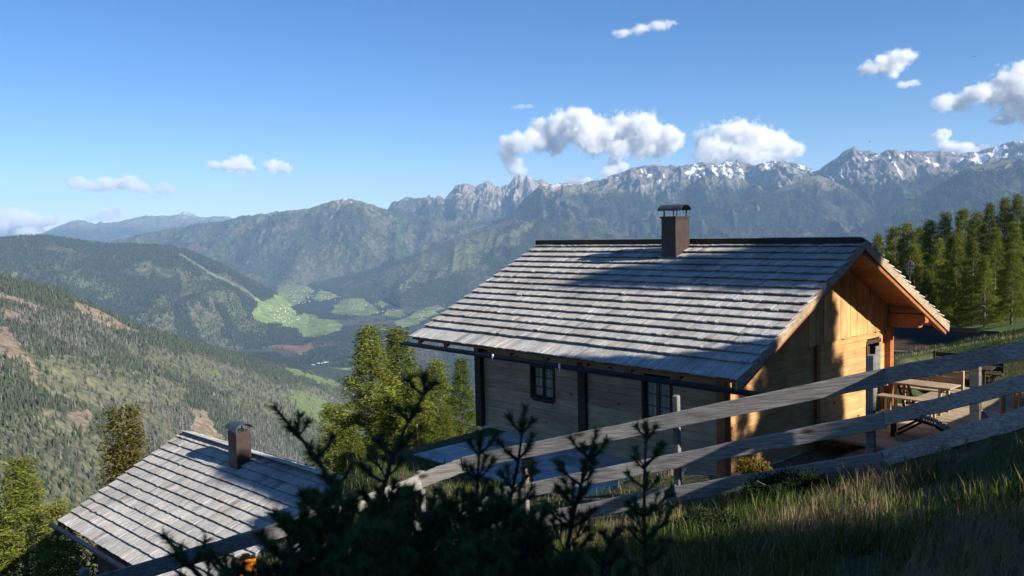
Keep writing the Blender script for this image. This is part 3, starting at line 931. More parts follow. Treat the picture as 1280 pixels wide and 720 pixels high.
while r < RF + .1:
    w = .15 + .07 * g.random(); r1 = min(r + w, RF + .1)
    d = g.uniform(.035, .05); t = .82 + .36 * g.random(); lo = TRIM - zc_ - g.uniform(0, .035)
    q = []
    for pf in (0, 1):
        pass
    hh = [zr(r + .003) - .06, zr(r1 - .003) - .06]
    if r < W1 < r1: hh = [min(hh)] * 2
    q = [F1(PG - d, r + .003, lo), F1(PG - d, r1 - .003, lo), F1(PG - .004, r1 - .003, lo), F1(PG - .004, r + .003, lo),
         F1(PG - d, r + .003, hh[0]), F1(PG - d, r1 - .003, hh[1]), F1(PG - .004, r1 - .003, hh[1]), F1(PG - .004, r + .003, hh[0])]
    mb.hexa(q, (t, t * (.95 + .07 * g.random()), t * (.9 + .12 * g.random())))
    r = r1
mb.build("gable_boarding", M_gable, hut)
# the other two walls and a dark inside
mb = MB()
planks(mb, F1, 'p', RF, PG + .1, PE, zb1, zc_ + zr(RF) - .28, .2, [], .12, g, 1)
planks(mb, F1, 'r', PE, RN + .1, RF - .1, zb1, zc_ + .3, .2, [], .12, g, 1)
q = [F1(PE - .05, RN, .3), F1(PE - .05, RF, .3), F1(PE - .05, W1, RISE1 - .15)]
mb.prism(q, HU * .05)
mb.build("wall", M_wall, hut)
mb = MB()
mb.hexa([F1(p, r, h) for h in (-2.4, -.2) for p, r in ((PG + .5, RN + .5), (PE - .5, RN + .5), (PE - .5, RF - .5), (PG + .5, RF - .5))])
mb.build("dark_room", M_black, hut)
mb = MB()
mb.hexa([F1(p, r, h) for h in (-3.4, -2.44) for p, r in ((PG - .02, RN - .03), (PE + .02, RN - .03), (PE + .02, RF + .03), (PG - .02, RF + .03))])
mb.build("plinth", M_concrete, hut)
# posts
def post(p, r, w, d, z0, z1, mat):
    mb = MB()
    mb.hexa([F1(a, b_, h - zc_) for h in (z0, z1) for a, b_ in ((p - w / 2, r - d / 2), (p + w / 2, r - d / 2), (p + w / 2, r + d / 2), (p - w / 2, r + d / 2))])
    return mb.build("post", mat, hut, bevel=.008)
post(PG, RN, .22, .22, zb1 - .1, zc_ + zr(RN) - .49, M_orange)
post(PG - .03, 5.15, .12, .17, zb1, TRIM - .04, M_orange)
post(PG - .06, RF - .02, .20, .22, zb1, zc_ + zr(RF) - .59, M_orange)
post(F1.p_at(730, RN), RN - .03, .26, .12, zb1, zc_ + zr(RN) - .29, M_dark)
post(PE, RN - .01, .26, .26, zb1, zc_ + zr(RN) - .29, M_dark)
# boarded store at the valley end, set back under the roof
mb = MB()
planks(mb, F1, 'p', RN + .9, PE + .05, PE + 1.15, zb1 + .5, zc_ + .6, .2, [], .08, g, -1)
mb.build("store_wall", M_orange, hut)
# windows: frame > sash, pane, curtain
def window(wn_, blue):
    a, b_, lo, hi = wn_
    mb = MB(); t = .07
    def rect(a0, a1, z0, z1, r0, r1):
        mb.hexa([F1(x, y, h - zc_) for h in (z0, z1) for x, y in ((a0, r0), (a1, r0), (a1, r1), (a0, r1))])
    rect(a - t, a, lo - t, hi + t, RN - .03, RN + .13); rect(b_, b_ + t, lo - t, hi + t, RN - .03, RN + .13)
    rect(a, b_, hi, hi + t, RN - .028, RN + .13); rect(a, b_, lo - t, lo, RN - .05, RN + .13)
    w = mb.build("window", M_dark, hut, bevel=.004)
    mb = MB(); s = .035; m_ = (a + b_) / 2
    for x in (a + .002, m_ - s, m_ + .002, b_ - s): rect(x, x + s - .002, lo + .002, hi - .002, RN + .04, RN + .075)
    for k in range(4):
        z = lo + (hi - lo - s) * k / 3
        rect(a + s, m_ - s - .002, z + .002, z + s * (1 if k in (0, 3) else .6), RN + .045, RN + .07)
        rect(m_ + s + .002, b_ - s, z + .002, z + s * (1 if k in (0, 3) else .6), RN + .045, RN + .07)
    mb.build("sash", M_dark if not blue else M_brown, w)
    mb = MB(); rect(a + .01, b_ - .01, lo + .01, hi - .01, RN + .055, RN + .058); mb.build("pane", M_glass, w)
    mb = MB(); n = 10
    for side in (0, 1):
        x0 = a if side == 0 else b_ - (b_ - a) * .46
        for k in range(n):
            u0 = x0 + (b_ - a) * .46 * k / n; u1 = x0 + (b_ - a) * .46 * (k + 1) / n
            d = .015 * math.sin(k * 1.9)
            rect(u0, u1 - .001, lo + .01, hi - .01, RN + .095 + d, RN + .105 + d)
    mb.build("curtain", M_curtain, w)
    for pnt in ([],): pass
    return w
window(win1, False); window(win2, True)
# door in the gable
mb = MB(); dz = door_top
def rectg(a0, a1, z0, z1, p0, p1):
    mb.hexa([F1(y, x, h - zc_) for h in (z0, z1) for x, y in ((a0, p0), (a1, p0), (a1, p1), (a0, p1))])
rectg(door_r0, door_r0 + .30, -5.1, dz - .08, PG + .06, PG + .10)
dr = mb.build("door", M_dark, hut)
mb = MB(); rectg(door_r0 - .05, door_r1 + .05, dz, dz + .09, PG - .03, PG + .1); rectg(door_r0 - .07, door_r0, -5.1, dz, PG - .03, PG + .1)
mb.build("door_frame", M_dark, dr)
mb = MB(); rectg(door_r1 - .34, door_r1 - .02, -5.1, dz - .1, PG - .045, PG - .005)
mb.build("shutter", M_grey, hut)
# chimney
cp, cr = 4.65, 4.39
mb = MB(); cz = [zr(cr) - .25, .22 - zc_]
mb.hexa([F1(a, b_, h) for h in cz for a, b_ in ((cp, cr), (cp + .48, cr), (cp + .48, cr + .62), (cp, cr + .62))])
ch = mb.build("chimney", M_brown, hut, bevel=.01)
mb = MB(); q_ = .22 - zc_
mb.hexa([F1(a, b_, h) for h in (q_ - .03, q_ + .015) for a, b_ in ((cp - .025, cr - .025), (cp + .505, cr - .025), (cp + .505, cr + .645), (cp - .025, cr + .645))])
mb.build("chimney_collar", M_brown, ch)
mb = MB(); mb.hexa([F1(a, b_, h) for h in (zr(cr) - .02, zr(cr) + .09) for a, b_ in ((cp - .05, cr - .05), (cp + .53, cr - .05), (cp + .53, cr - .002), (cp - .05, cr - .002))])
mb.build("flashing", M_capm, ch)
for a, b_ in ((cp + .03, cr + .10), (cp + .45, cr + .10), (cp + .45, cr + .52), (cp + .03, cr + .52)):
    mb = MB(); mb.bar(F1(a, b_, q_), F1(a, b_, q_ + .19), .03, .03, up=HU); mb.build("cap_leg", M_capm, ch)
barrel_cap(F1, (cp + .27, cr + .31), .78, .44, .15, ch, M_capm, q_ + .17)
# ornament on a thin rod at the far verge
o = MB(); bp = F1(.05, 8.0, zr(8.0) - .1); top = at(1138.5, 318, bp.y).z
o.tube([bp, Vector((bp.x, bp.y, top))], .012, 6)
orn = o.build("finial", M_capm, hut)
o = MB(); c = Vector((bp.x, bp.y, at(1138.5, 335, bp.y).z))
for k in range(4):
    a = math.pi * k / 4
    pts = [c + Vector((math.cos(a) * math.cos(t) * .10, math.sin(a) * math.cos(t) * .10, math.sin(t) * .19)) for t in np.linspace(0, 2 * math.pi, 17)]
    o.tube(pts, .008, 5, cap=False)
for h in (-.1, .0, .1):
    rr_ = .10 * math.sqrt(max(0, 1 - (h / .19) ** 2))
    o.tube([c + Vector((math.cos(t) * rr_, math.sin(t) * rr_, h)) for t in np.linspace(0, 2 * math.pi, 15)], .010, 5, cap=False)
o.build("wire_ball", M_capm, orn)

# ---------------------------------------------------------------- the lower hut
F2 = Frame(H2E, H2U, H2V); PIT2 = R(H2P); TP2 = math.tan(PIT2)
low = empty("low_hut", tuple(F2(4.7, 4.3, 0))[:2] + (-11.7,), "small low hut down the slope with shingle roof half in shadow and stubby chimney", "hut")
shingle_slope(F2, H2L, H2W, PIT2, 13, .45, None, -.03, low, M_shingle2, 21, "roof", bw=.17)
shingle_slope(F2, H2L, H2W, PIT2, 12, .45, (H2W, 4.1, H2W * TP2), .26, low, M_shingle2, 22, "roof", bw=.17)
def deck2(mb, p0, p1, r0, r1, top, bot):
    mb.hexa([F2(p, r, min(r, 2 * H2W - r) * TP2 + k) for k in (bot, top) for p, r in ((p0, r0), (p1, r0), (p1, r1), (p0, r1))])
mb = MB(); deck2(mb, .03, H2L - .03, .05, H2W, -.005, -.06); deck2(mb, .03, H2L - .03, H2W, 2 * H2W - .2, -.005, -.06); mb.build("roof_boarding", M_dark, low)
for p in (.2, 1.7, 3.2, 4.7, 6.2, 7.7, 9.2):
    mb = MB(); deck2(mb, p - .06, p + .06, .1, H2W - .03, -.064, -.2); mb.build("rafter", M_dark, low)
for r0, r1 in ((-.03, H2W - .01), (H2W + .01, 2 * H2W - .2)):
    for p0 in (-.045, H2L + .005):
        mb = MB(); deck2(mb, p0, p0 + .04, r0, r1, .03, -.17); mb.build("verge_board", M_grey, low)
mb = MB(); mb.tube([F2(-.1, -.10, -.12), F2(H2L + .4, -.10, -.12)], .075, 9); mb.build("gutter", M_gutter, low)
mb = MB()
gg = random.Random(8)
for (ax, fx, a0, a1, ot) in (('p', .85, .7, H2L - .7, -1), ('p', 7.7, .7, H2L - .7, 1), ('r', .7, .85, 7.7, -1), ('r', H2L - .7, .85, 7.7, 1)):
    planks(mb, F2, ax, fx, a0, a1, -11.8, H2E.z + .2, .2, [], .1, gg, ot)
for p_ in (.7, H2L - .7):
    mb.prism([F2(p_, .85, .2), F2(p_, 7.7, .2), F2(p_, H2W, H2W * TP2 - .15)], H2U * .06)
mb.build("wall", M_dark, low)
# chimney: found from where it meets the roof in the photograph
cb2 = F2(0, H2W - .75, (H2W - .75) * TP2); p2 = F2.p_at(292, H2W - .75, (H2W - .75) * TP2)
zt2 = float(ray(296, 540)[1]) * F2(p2, H2W - .75, 0).y
mb = MB()
r0 = H2W - .75
mb.hexa([F2(a, b_, h) for h in (r0 * TP2 - .2, zt2 - H2E.z) for a, b_ in ((p2 - .25, r0), (p2 + .27, r0), (p2 + .27, r0 + .5), (p2 - .25, r0 + .5))])
ch2 = mb.build("chimney", M_brown, low, bevel=.01)
for a, b_ in ((p2 - .2, r0 + .05), (p2 + .2, r0 + .05), (p2 + .2, r0 + .45), (p2 - .2, r0 + .45)):
    mb = MB(); mb.bar(F2(a, b_, zt2 - H2E.z), F2(a, b_, zt2 - H2E.z + .1), .03, .03, up=HU); mb.build("cap_leg", M_capm, ch2)
barrel_cap(F2, (p2, r0 + .25), .66, .58, .17, ch2, M_capm, zt2 - H2E.z + .09)
# ---------------------------------------------------------------- trees
def leaf_mat(name, translucent=.35):
    m = bpy.data.materials.new(name); m.use_nodes = True; nt = m.node_tree
    nt.nodes.remove(nt.nodes['Principled BSDF'])
    d = nt.nodes.new('ShaderNodeBsdfDiffuse'); t = nt.nodes.new('ShaderNodeBsdfTranslucent'); x = nt.nodes.new('ShaderNodeMixShader')
    c = attr(nt)
    oi = nt.nodes.new('ShaderNodeObjectInfo')
    k = ramp(nt, oi.outputs['Random'], [(0, (.78, .80, .80)), (1, (1.18, 1.12, 1.1))])
    c = mul(nt, c, k)
    nt.links.new(c, d.inputs[0]); nt.links.new(c, t.inputs[0]); x.inputs[0].default_value = translucent
    nt.links.new(d.outputs[0], x.inputs[1]); nt.links.new(t.outputs[0], x.inputs[2])
    nt.links.new(x.outputs[0], nt.nodes['Material Output'].inputs['Surface'])
    return m
M_leaf = leaf_mat("larch_needles")
M_pine = leaf_mat("pine_needles", .2)
M_bark = wood("larch_bark", (.10, .075, .06), (.26, .22, .19), (8, 8, 1.2), 1.5, .9, bd=.01)
def tree_parts(seed, H, Rr, base_at, dens, tw, c0, c1, leaf=(.036, .15), droop=.16, flat=.55, prof=1.0, trunk_r=.014, per_=17):
    g = np.random.default_rng(seed)
    mb = MB()
    n = 9
    wob = np.cumsum(g.normal(0, .012 * H / 8, (n, 2)), 0)
    zs = np.linspace(-.4, H * .985, n)
    tr = [(wob[i, 0], wob[i, 1], zs[i]) for i in range(n)]
    rad = [max(.012, H * trunk_r * (1 - max(0, zs[i]) / H) ** .85 + .008) for i in range(n)]
    mb.tube(tr, rad, 8)
    nb = int(dens * H)
    cen = []; tint = []
    for i in range(nb):
        f = base_at + (1 - base_at - .015) * ((i + g.random()) / nb)
        z = H * f
        L = (Rr * ((1 - f) / (1 - base_at)) ** prof * (.55 + .6 * g.random()) + .12)
        if g.random() < .06: L *= 1.25
        az = i * 2.39996 + g.normal(0, .4)
        ox = np.interp(z, zs, wob[:, 0]); oy = np.interp(z, zs, wob[:, 1])
        dx, dy = math.cos(az), math.sin(az)
        lift = .25 * (f - .35)
        def P(t): return np.array((ox + dx * L * t, oy + dy * L * t, z + L * (lift * t - droop * t * t * 1.6 + .10 * t ** 3)))
        if L > .5 and i % 2 == 0:
            mb.tube([P(0), P(.35), P(.75)], [.012 + .012 * L, .009 + .006 * L, .006], 4, cap=False)
        k = max(2, int(tw * (.35 + L)))
        ts = .18 + .82 * np.sqrt(g.random(k))
        bt = .75 + .5 * g.random()
        for t in ts:
            p = P(t); side = g.normal(0, .16 + .14 * L * (1 - .5 * t))
            cen.append(p + np.array((-dy * side, dx * side, -abs(g.normal(0, .07)) - .03)))
            tint.append(bt * (.75 + .5 * g.random()))
    cen = np.array(cen); tint = np.array(tint)
    per = per_
    C = np.repeat(cen, per, 0) + g.normal(0, 1, (len(cen) * per, 3)) * np.array((.11, .11, .11 * flat + .03))
    m = len(C)
    a = g.random(m) * 6.283
    d = np.stack([np.cos(a), np.sin(a), g.normal(-.1, .55, m)], -1); d /= np.linalg.norm(d, axis=1)[:, None]
    s = np.cross(d, g.normal(0, 1, (m, 3))); s /= np.linalg.norm(s, axis=1)[:, None]
    w = leaf[0] * (.6 + .8 * g.random((m, 1))); l = leaf[1] * (.6 + .8 * g.random((m, 1)))
    V = np.stack([C - d * l / 2, C + s * w / 2, C + d * l / 2, C - s * w / 2], 1).reshape(-1, 3)
    F = np.arange(m * 4).reshape(m, 4)
    k = g.random((m, 1))
    col = (np.asarray(c0) * (1 - k) + np.asarray(c1) * k) * np.repeat(tint, per)[:, None] * (.8 + .4 * g.random((m, 1)))
    return mb, V, F, np.repeat(col, 4, 0)
def make_tree(name, loc, parts, label, group=None, rz=0, sc=1.0, mat=None):
    mb, V, F, col = parts
    t = empty(name, (0, 0, 0), label, "tree", group)
    tr = mb.build("trunk", M_bark, t, smooth=True)
    cr = mesh_np("crown", V, F, mat or M_leaf, t, col=col)
    t.location = loc; t.rotation_euler = (0, 0, rz); t.scale = (sc, sc, sc)
    return t
def copy_thing(src, loc, rz, sc, label=None, group=None):
    c = src.copy(); COL.objects.link(c)
    c.location = loc; c.rotation_euler = (0, 0, rz); c.scale = (sc, sc, sc) if not hasattr(sc, '__len__') else sc
    if label: c["label"] = label
    if group: c["group"] = group
    for ch in list(src.children):
        k = ch.copy(); COL.objects.link(k); k.parent = c
        for g2 in ch.children:
            d = g2.copy(); COL.objects.link(d); d.parent = k
    return c
LARCH0, LARCH1 = (.100, .125, .022), (.195, .220, .045)
DARK0, DARK1 = (.065, .090, .020), (.130, .160, .036)
protos = []
def ground_at(x, y): return float(zground(np.array([x]), np.array([y]))[0])
def plant(proto_i, px, py, Y, label, group=None, name="larch_tree", dx=0.0, sink=.15, wide=1.0):
    top = at(px, py, Y)
    gz = ground_at(top.x, Y)
    H = top.z - gz
    proto, PHt = protos[proto_i]
    loc = (top.x + dx, Y, gz - sink)
    rz = random.uniform(0, 6.28); s = (H + sink) / PHt
    if not proto.get("used"):
        proto.location = loc; proto.rotation_euler = (0, 0, rz); proto.scale = (s * wide, s * wide, s); proto["used"] = 1
        proto["label"] = label
        if group: proto["group"] = group
        return proto
    return copy_thing(proto, loc, rz, (s * wide, s * wide, s), label, group)
specs = [(101, 12, 2.6, .10, 12, 12, LARCH0, LARCH1), (102, 12, 2.4, .12, 12, 12, LARCH0, LARCH1), (103, 11, 2.5, .16, 11, 13, LARCH0, LARCH1),
         (104, 11, 2.1, .10, 12, 11, DARK0, DARK1), (105, 12, 2.9, .14, 11, 13, LARCH0, LARCH1)]
for i, sp in enumerate(specs):
    protos.append((make_tree("larch_tree", (0, 0, 0), tree_parts(*sp), "larch"), sp[1]))
olive = make_tree("spruce_tree", (0, 0, 0), tree_parts(110, 10, 1.9, .06, 14, 9, (.085, .070, .016), (.150, .125, .035), leaf=(.04, .13), droop=.22), "spruce")
protos.append((olive, 10))
protos.append((make_tree('larch_tree', (0, 0, 0), tree_parts(140, 11, 2.1, .10, 16, 15, DARK0, DARK1, leaf=(.10, .30), per_=12), 'larch'), 11))
# larches between the two huts
plant(0, 461, 401, 46, "tall light green larch with pale trunk, nearer the low hut of the two highest larches", wide=1.4)
plant(1, 495, 405, 48, "tall light green larch directly beside the eave end of the big roof", wide=1.4)
plant(2, 545, 446, 46, "shorter larch showing under the gutter of the big hut", wide=1.3)
plant(3, 577, 444, 42, "dark narrow larch close against the valley end of the big hut", wide=1.15)
plant(4, 418, 500, 45, "low bushy larch leaning out on the low hut side of the larch clump", wide=1.5)
plant(2, 520, 470, 42, "short bright larch standing in front of the tall larches beside the big hut", wide=1.5)
plant(1, 478, 490, 43, "bushy larch low down between the trunks of the tall larches", wide=1.5)
plant(4, 555, 505, 40, "small bright larch in front of the dark narrow one, where the paving ends", wide=1.3)
plant(0, 440, 530, 41, "small light green larch just above the low roof", wide=1.5)
plant(2, 500, 540, 39, "low bright larch half hidden by the dark pine shoot", wide=1.5)
# trees below the low hut
plant(1, 22, 566, 36, "light green larch in the bottom corner beside the low roof", wide=1.25)
plant(4, 72, 622, 35, "small larch tucked against the eave of the low roof", wide=1.2)
plant(2, -30, 590, 37, "larch cut off by the edge of the picture below the hillside", wide=1.2)
plant(5, 153, 500, 46, "olive brown spruce standing alone behind the low roof", name="spruce_tree", wide=1.3)
# wood on the slope right of the big hut
G_ = "trees of the wood beyond the big hut"
back = [(1084, 300, 78), (1099, 290, 76), (1117, 280, 74), (1134, 275, 72), (1150, 280, 75), (1163, 271, 70), (1182, 262, 69), (1203, 258, 68), (1221, 262, 66), (1238, 251, 64),
        (1256, 244, 62), (1273, 240, 60), (1292, 232, 58), (1315, 230, 60)]
mid = [(1110, 312, 66), (1142, 302, 62), (1172, 296, 60), (1196, 288, 57), (1216, 296, 54), (1245, 282, 52), (1268, 275, 50), (1188, 330, 52), (1232, 318, 48), (1265, 310, 46), (1158, 335, 55)]
for i, (px_, py_, Y_) in enumerate(back):
    plant([0, 1, 4, 2, 3][i % 5] if i < 11 else 3, px_, py_, Y_, "green larch in the far row of the wood, its top against the sky or mountains", "larches in the far row of the wood", wide=random.uniform(1.0, 1.2))
for i, (px_, py_, Y_) in enumerate(mid):
    plant([0, 1, 4, 2, 3, 4][i % 6], px_, py_, Y_, "larch in the near row of the wood, half lit and dark below", "larches in the near row of the wood", wide=random.uniform(1.05, 1.3))
# trees uphill behind the camera that throw the evening shade
SH = Vector((SUN.x, SUN.y, 0)).normalized(); SP = Vector((-SH.y, SH.x, 0)); TE = SUN.z / math.hypot(SUN.x, SUN.y)
def shade_tree(i, ref, d, wide, pi, h=None, off=0.0):
    "a larch standing d metres towards the sun from ref; unless h is given its top just shades ref"
    p = Vector(ref) + SH * d + SP * off
    gz = ground_at(p.x, p.y)
    H = h if h else ref[2] + d * TE - gz
    pr, hh = protos[pi]; s_ = H / hh
    lb_, gr_ = "larch on the meadow uphill behind the viewer", "larches uphill behind the viewer"
    if pi == 6 and not pr.get("used"):
        pr.location = (p.x, p.y, gz - .1); pr.scale = (s_ * wide, s_ * wide, s_); pr["used"] = 1; tag(pr, lb_, "tree", gr_)
    else: copy_thing(pr, (p.x, p.y, gz - .1), i * 1.3, (s_ * wide, s_ * wide, s_), lb_, gr_)
roof_tip = F1(7.6, 3.2, 3.2 * TP)
shade_tree(0, roof_tip, 30, .95, 6)
shade_tree(20, F1(5.6, 3.9, 3.9 * TP), 26, 1.0, 6)
shade_tree(29, F1(3.2, 5.0, 5.0 * TP), 24, 1.1, 6)
shade_tree(1, F1(1.1, 1.9, -.2), 17, 1.1, 3)
low_tip = F2(F2.p_at(276, H2W - .7, (H2W - .7) * TP2), H2W - .7, (H2W - .7) * TP2)
shade_tree(21, low_tip, 42, .95, 6)
shade_tree(22, low_tip, 25, 1.2, 6)
shade_tree(27, F2(F2.p_at(330, H2W, H2W * TP2) , H2W, H2W * TP2), 27, 1.1, 6)
shade_tree(28, F2(F2.p_at(330, H2W - 1, (H2W - 1) * TP2), H2W - 1, (H2W - 1) * TP2), 23, 1.1, 6)
shade_tree(2, (4.5, 9.9, -2.0), 20, 1.2, 6); shade_tree(40, (3.6, 8.2, -2.4), 16, .9, 3); shade_tree(41, (3.0, 7.2, -2.3), 17, 1.1, 6); shade_tree(42, (2.2, 6.2, -2.1), 18, 1.2, 6)
_r = ray(708, 569); _y = -5.49 / float(_r[1]); shade_tree(43, (float(_r[0]) * _y, _y, -4.7), 26, .9, 6)  # unseen larch added to keep a sliver of sun off the paving
shade_tree(23, (15.0, 34, -3.0), 19, 1.5, 6); shade_tree(24, (18.5, 37, -3.4), 20, 1.5, 6); shade_tree(25, (23, 42, -4.2), 18, 1.4, 6); shade_tree(26, (13.0, 31.0, -3.6), 22, 1.3, 6)  # unseen larches added to darken the ground and shed beyond the gable
for i, (w_, d_, h_) in enumerate([(4.4, 20, 13), (3.6, 17, 13), (2.8, 16, 13), (1.4, 19, 14), (0, 16, 13), (-1.6, 18, 14), (-3.2, 17, 14), (3.6, 26, 17), (.6, 25, 16)]):
    q_ = Vector((3, 6, 0)) + (w_ - 5.8) / .885 * Vector((.644, .765, 0))
    shade_tree(3 + i, q_, d_, 1.1 if i < 2 else 1.4, 6, h_)

# ---------------------------------------------------------------- the fence
fence = empty("wooden_fence", (2.2, 11.2, -3.6), "long silver grey board fence running down the slope in front of the big hut", "fence")
def path(tab): return [at(*q) for q in tab]
TOPR = path([(1345, 426, 7.9), (1103, 470.5, 10.0), (850, 521, 11.2), (588, 577, 12.5), (522, 602, 12.7), (385, 652, 12.3), (150, 721, 11.3), (60, 748, 11.0)])
LOWR = path([(1345, 462, 7.9), (1103, 524.5, 10.0), (850, 572, 11.2), (640, 615, 12.4), (522, 658, 12.7), (385, 712, 12.3)])
BOTR = path([(1345, 502, 7.9), (1103, 574, 10.0), (850, 615, 11.2), (640, 657, 12.4), (500, 700, 12.7)])
def rail(a, b, h, nm="rail", th=.035, jit=0.0):
    d = (b - a).normalized(); side = UPV.cross(d).normalized()
    mb = MB(); n = 14
    g = random.Random(int(a.x * 1000) & 255)
    prev = None
    pts = []
    for i in range(n + 1):
        p = a + (b - a) * (i / n) + UPV * g.gauss(0, .004)
        hh = h * (1 + g.gauss(0, .012))
        pts.append((p, hh))
    vs_ = []; fs = []
    for p, hh in pts:
        upv = d.cross(side) * -1 if d.cross(side).z < 0 else d.cross(side)
        for sy, sz in ((-.5, -.5), (.5, -.5), (.5, .5), (-.5, .5)): vs_.append(p + side * th * sy + upv * hh * sz)
    for i in range(n):
        for k in range(4): fs.append((i * 4 + k, i * 4 + (k + 1) % 4, i * 4 + 4 + (k + 1) % 4, i * 4 + 4 + k))
    fs += [(3, 2, 1, 0), (n * 4, n * 4 + 1, n * 4 + 2, n * 4 + 3)]
    t = .85 + .3 * g.random()
    mb.add(vs_, fs, (t, t, t))
    return mb.build(nm, M_greyrail, fence, bevel=.006)
def seg(pts, i, j, h, over0=.0, over1=.0, off=0.0, nm="rail"):
    a, b = pts[i].copy(), pts[j].copy(); d = (b - a).normalized()
    n = UPV.cross(d).normalized()
    if n.y > 0: n = -n
    rail(a - d * over0 + n * off, b + d * over1 + n * off, h, nm)
seg(TOPR, 0, 1, .185, 0, .06, .02); seg(TOPR, 1, 3, .205, .04, .10, .056); seg(TOPR, 3, 4, .22, -.11, .05, .02); seg(TOPR, 4, 5, .22, 0.04, .1, .056); seg(TOPR, 5, 7, .235, -.06, 0, .02)
seg(LOWR, 0, 1, .165, 0, .05, .02); seg(LOWR, 1, 3, .20, .03, .1, .056); seg(LOWR, 3, 4, .21, -.08, .05, .02); seg(LOWR, 4, 5, .21, 0.02, .05, .056)
seg(BOTR, 0, 1, .20, 0, .04, .02, "bottom_board"); seg(BOTR, 1, 2, .20, .02, .04, .056, "bottom_board"); seg(BOTR, 2, 3, .22, -.02, .1, .02, "bottom_board"); seg(BOTR, 3, 4, .22, -.1, 0, .056, "bottom_board")
for (px_, ytop, Y_, w_) in [(1225, 452, 9.0, .105), (1092, 444, 10.12, .10), (848, 495, 11.3, .085), (655, 556, 12.2, .09), (525, 590, 12.75, .10), (388, 640, 12.4, .10), (103, 713, 11.3, .11), (1330, 415, 8.1, .11)]:
    t_ = at(px_, ytop, Y_); gz = ground_at(t_.x, t_.y) - .3
    mb = MB(); lean = random.uniform(-.02, .02)
    dd = (TOPR[0] - TOPR[3]); dd.z = 0; dd.normalize(); ss = UPV.cross(dd)
    b0 = Vector((t_.x, t_.y + .06, gz)); t0 = t_ + Vector((lean, .06, 0))
    q = []
    for c_ in (b0, t0):
        for sx, sy in ((-.5, -.5), (.5, -.5), (.5, .5), (-.5, .5)): q.append(c_ + dd * w_ * sx + ss * w_ * sy)
    mb.hexa(q)
    mb.build("post", M_grey, fence, bevel=.012)

# ---------------------------------------------------------------- terrace beside the gable and paving below the long wall
mb = MB()
gd = random.Random(4)
for i in range(11):
    for k in range(5):
        p0, p1 = .2 + i * .7, .2 + i * .7 + .69; r0, r1 = -2.0 + k * .624, -2.0 + k * .624 + .615; t = .78 + .36 * gd.random(); dz_ = gd.uniform(-.006, .006)
        mb.hexa([F1(p, r, h - zc_) for h in (-5.75, -5.49 + dz_) for p, r in ((p0, r0), (p1, r0), (p1, r1), (p0, r1))], (t, t, t * .98))
tag(mb.build("paving", M_concrete), kind='structure')
DZ = -5.06
mb = MB(); r = 4.6
gd = random.Random(3)
while r < 13.4:
    t = .8 + .4 * gd.random()
    mb.hexa([F1(p, a, h - zc_) for h in (DZ - .06, DZ) for p, a in ((-5.2, r + .004), (.88, r + .004), (.88, r + .14), (-5.2, r + .14))], (t, t, t))
    r += .145
M_deck = wood("terrace_boards", (.26, .19, .125), (.42, .33, .235), (1.2, 12, 12), 1.3, .8, rot=RZH)
tag(mb.build("terrace", M_deck), kind='structure')

def local(o, ang):
    ux = Vector((math.cos(ang), math.sin(ang), 0)); uy = Vector((-math.sin(ang), math.cos(ang), 0))
    return lambda x, y, z: Vector(o) + ux * x + uy * y + UPV * z
def lbox(mb, f, x0, x1, y0, y1, z0, z1, col=None):
    mb.hexa([f(x, y, z) for z in (z0, z1) for x, y in ((x0, y0), (x1, y0), (x1, y1), (x0, y1))], col)
ANG = math.atan2(-HU.y, -HU.x)
def picnic_table(o, label, ang, mat, L=1.7):
    t = empty("terrace_table", tuple(o), label, "table"); f = local(o, ang)
    mb = MB()
    for k in range(4): lbox(mb, f, -L / 2, L / 2, -.36 + k * .182, -.36 + k * .182 + .172, .71, .745)
    mb.build("table_top", mat, t, bevel=.004)
    for x in (-L / 2 + .25, L / 2 - .32):
        mb = MB(); lbox(mb, f, x, x + .07, -.30, -.22, 0, .70); lbox(mb, f, x, x + .07, .22, .30, 0, .70); lbox(mb, f, x + .005, x + .065, -.215, .215, .60, .70)
        mb.build("leg", mat, t, bevel=.004)
    return t
def bench(o, label, ang, mat, L=1.6, back=False):
    t = empty("terrace_bench", tuple(o), label, "bench"); f = local(o, ang)
    mb = MB()
    for k in range(2): lbox(mb, f, -L / 2, L / 2, -.17 + k * .175, -.005 + k * .175, .42, .455)
    mb.build("seat", mat, t, bevel=.004)
    for x in (-L / 2 + .2, L / 2 - .27):
        mb = MB(); lbox(mb, f, x, x + .06, -.14, -.08, 0, .415); lbox(mb, f, x, x + .06, .08, .14, 0, .415); lbox(mb, f, x + .005, x + .055, -.075, .075, .3, .37)
        mb.build("leg", mat, t, bevel=.004)
    if back:
        mb = MB()
        for k in range(3): lbox(mb, f, -L / 2, L / 2, .17, .20, .50 + k * .16, .64 + k * .16)
        lbox(mb, f, -L / 2 - .005, -L / 2 + .05, .125, .205, .46, 1.0); lbox(mb, f, L / 2 - .05, L / 2 + .005, .125, .205, .46, 1.0)
        mb.build("backrest", mat, t, bevel=.004)
    return t
a_ = at(1152, 482, 22.0)
picnic_table((a_.x, 22.0, DZ), "pale wooden table on the terrace beside the hut's corner post", ANG, M_deck)
b_ = local((a_.x, 22.0, DZ), ANG)
bench(b_(0, -.72, 0), "backless pale bench drawn up on the near side of the pale table", ANG, M_deck)
bench(b_(-.1, .8, 0), "bench with slatted back on the far side of the pale table", ANG, M_deck, back=True)
a2_ = at(1196, 474, 24.5)
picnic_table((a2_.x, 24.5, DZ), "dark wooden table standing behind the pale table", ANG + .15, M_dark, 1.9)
bench(local((a2_.x, 24.5, DZ), ANG + .15)(.1, .85, 0), "dark bench with high slatted back behind the dark table", ANG + .15, M_dark, 1.9, True)
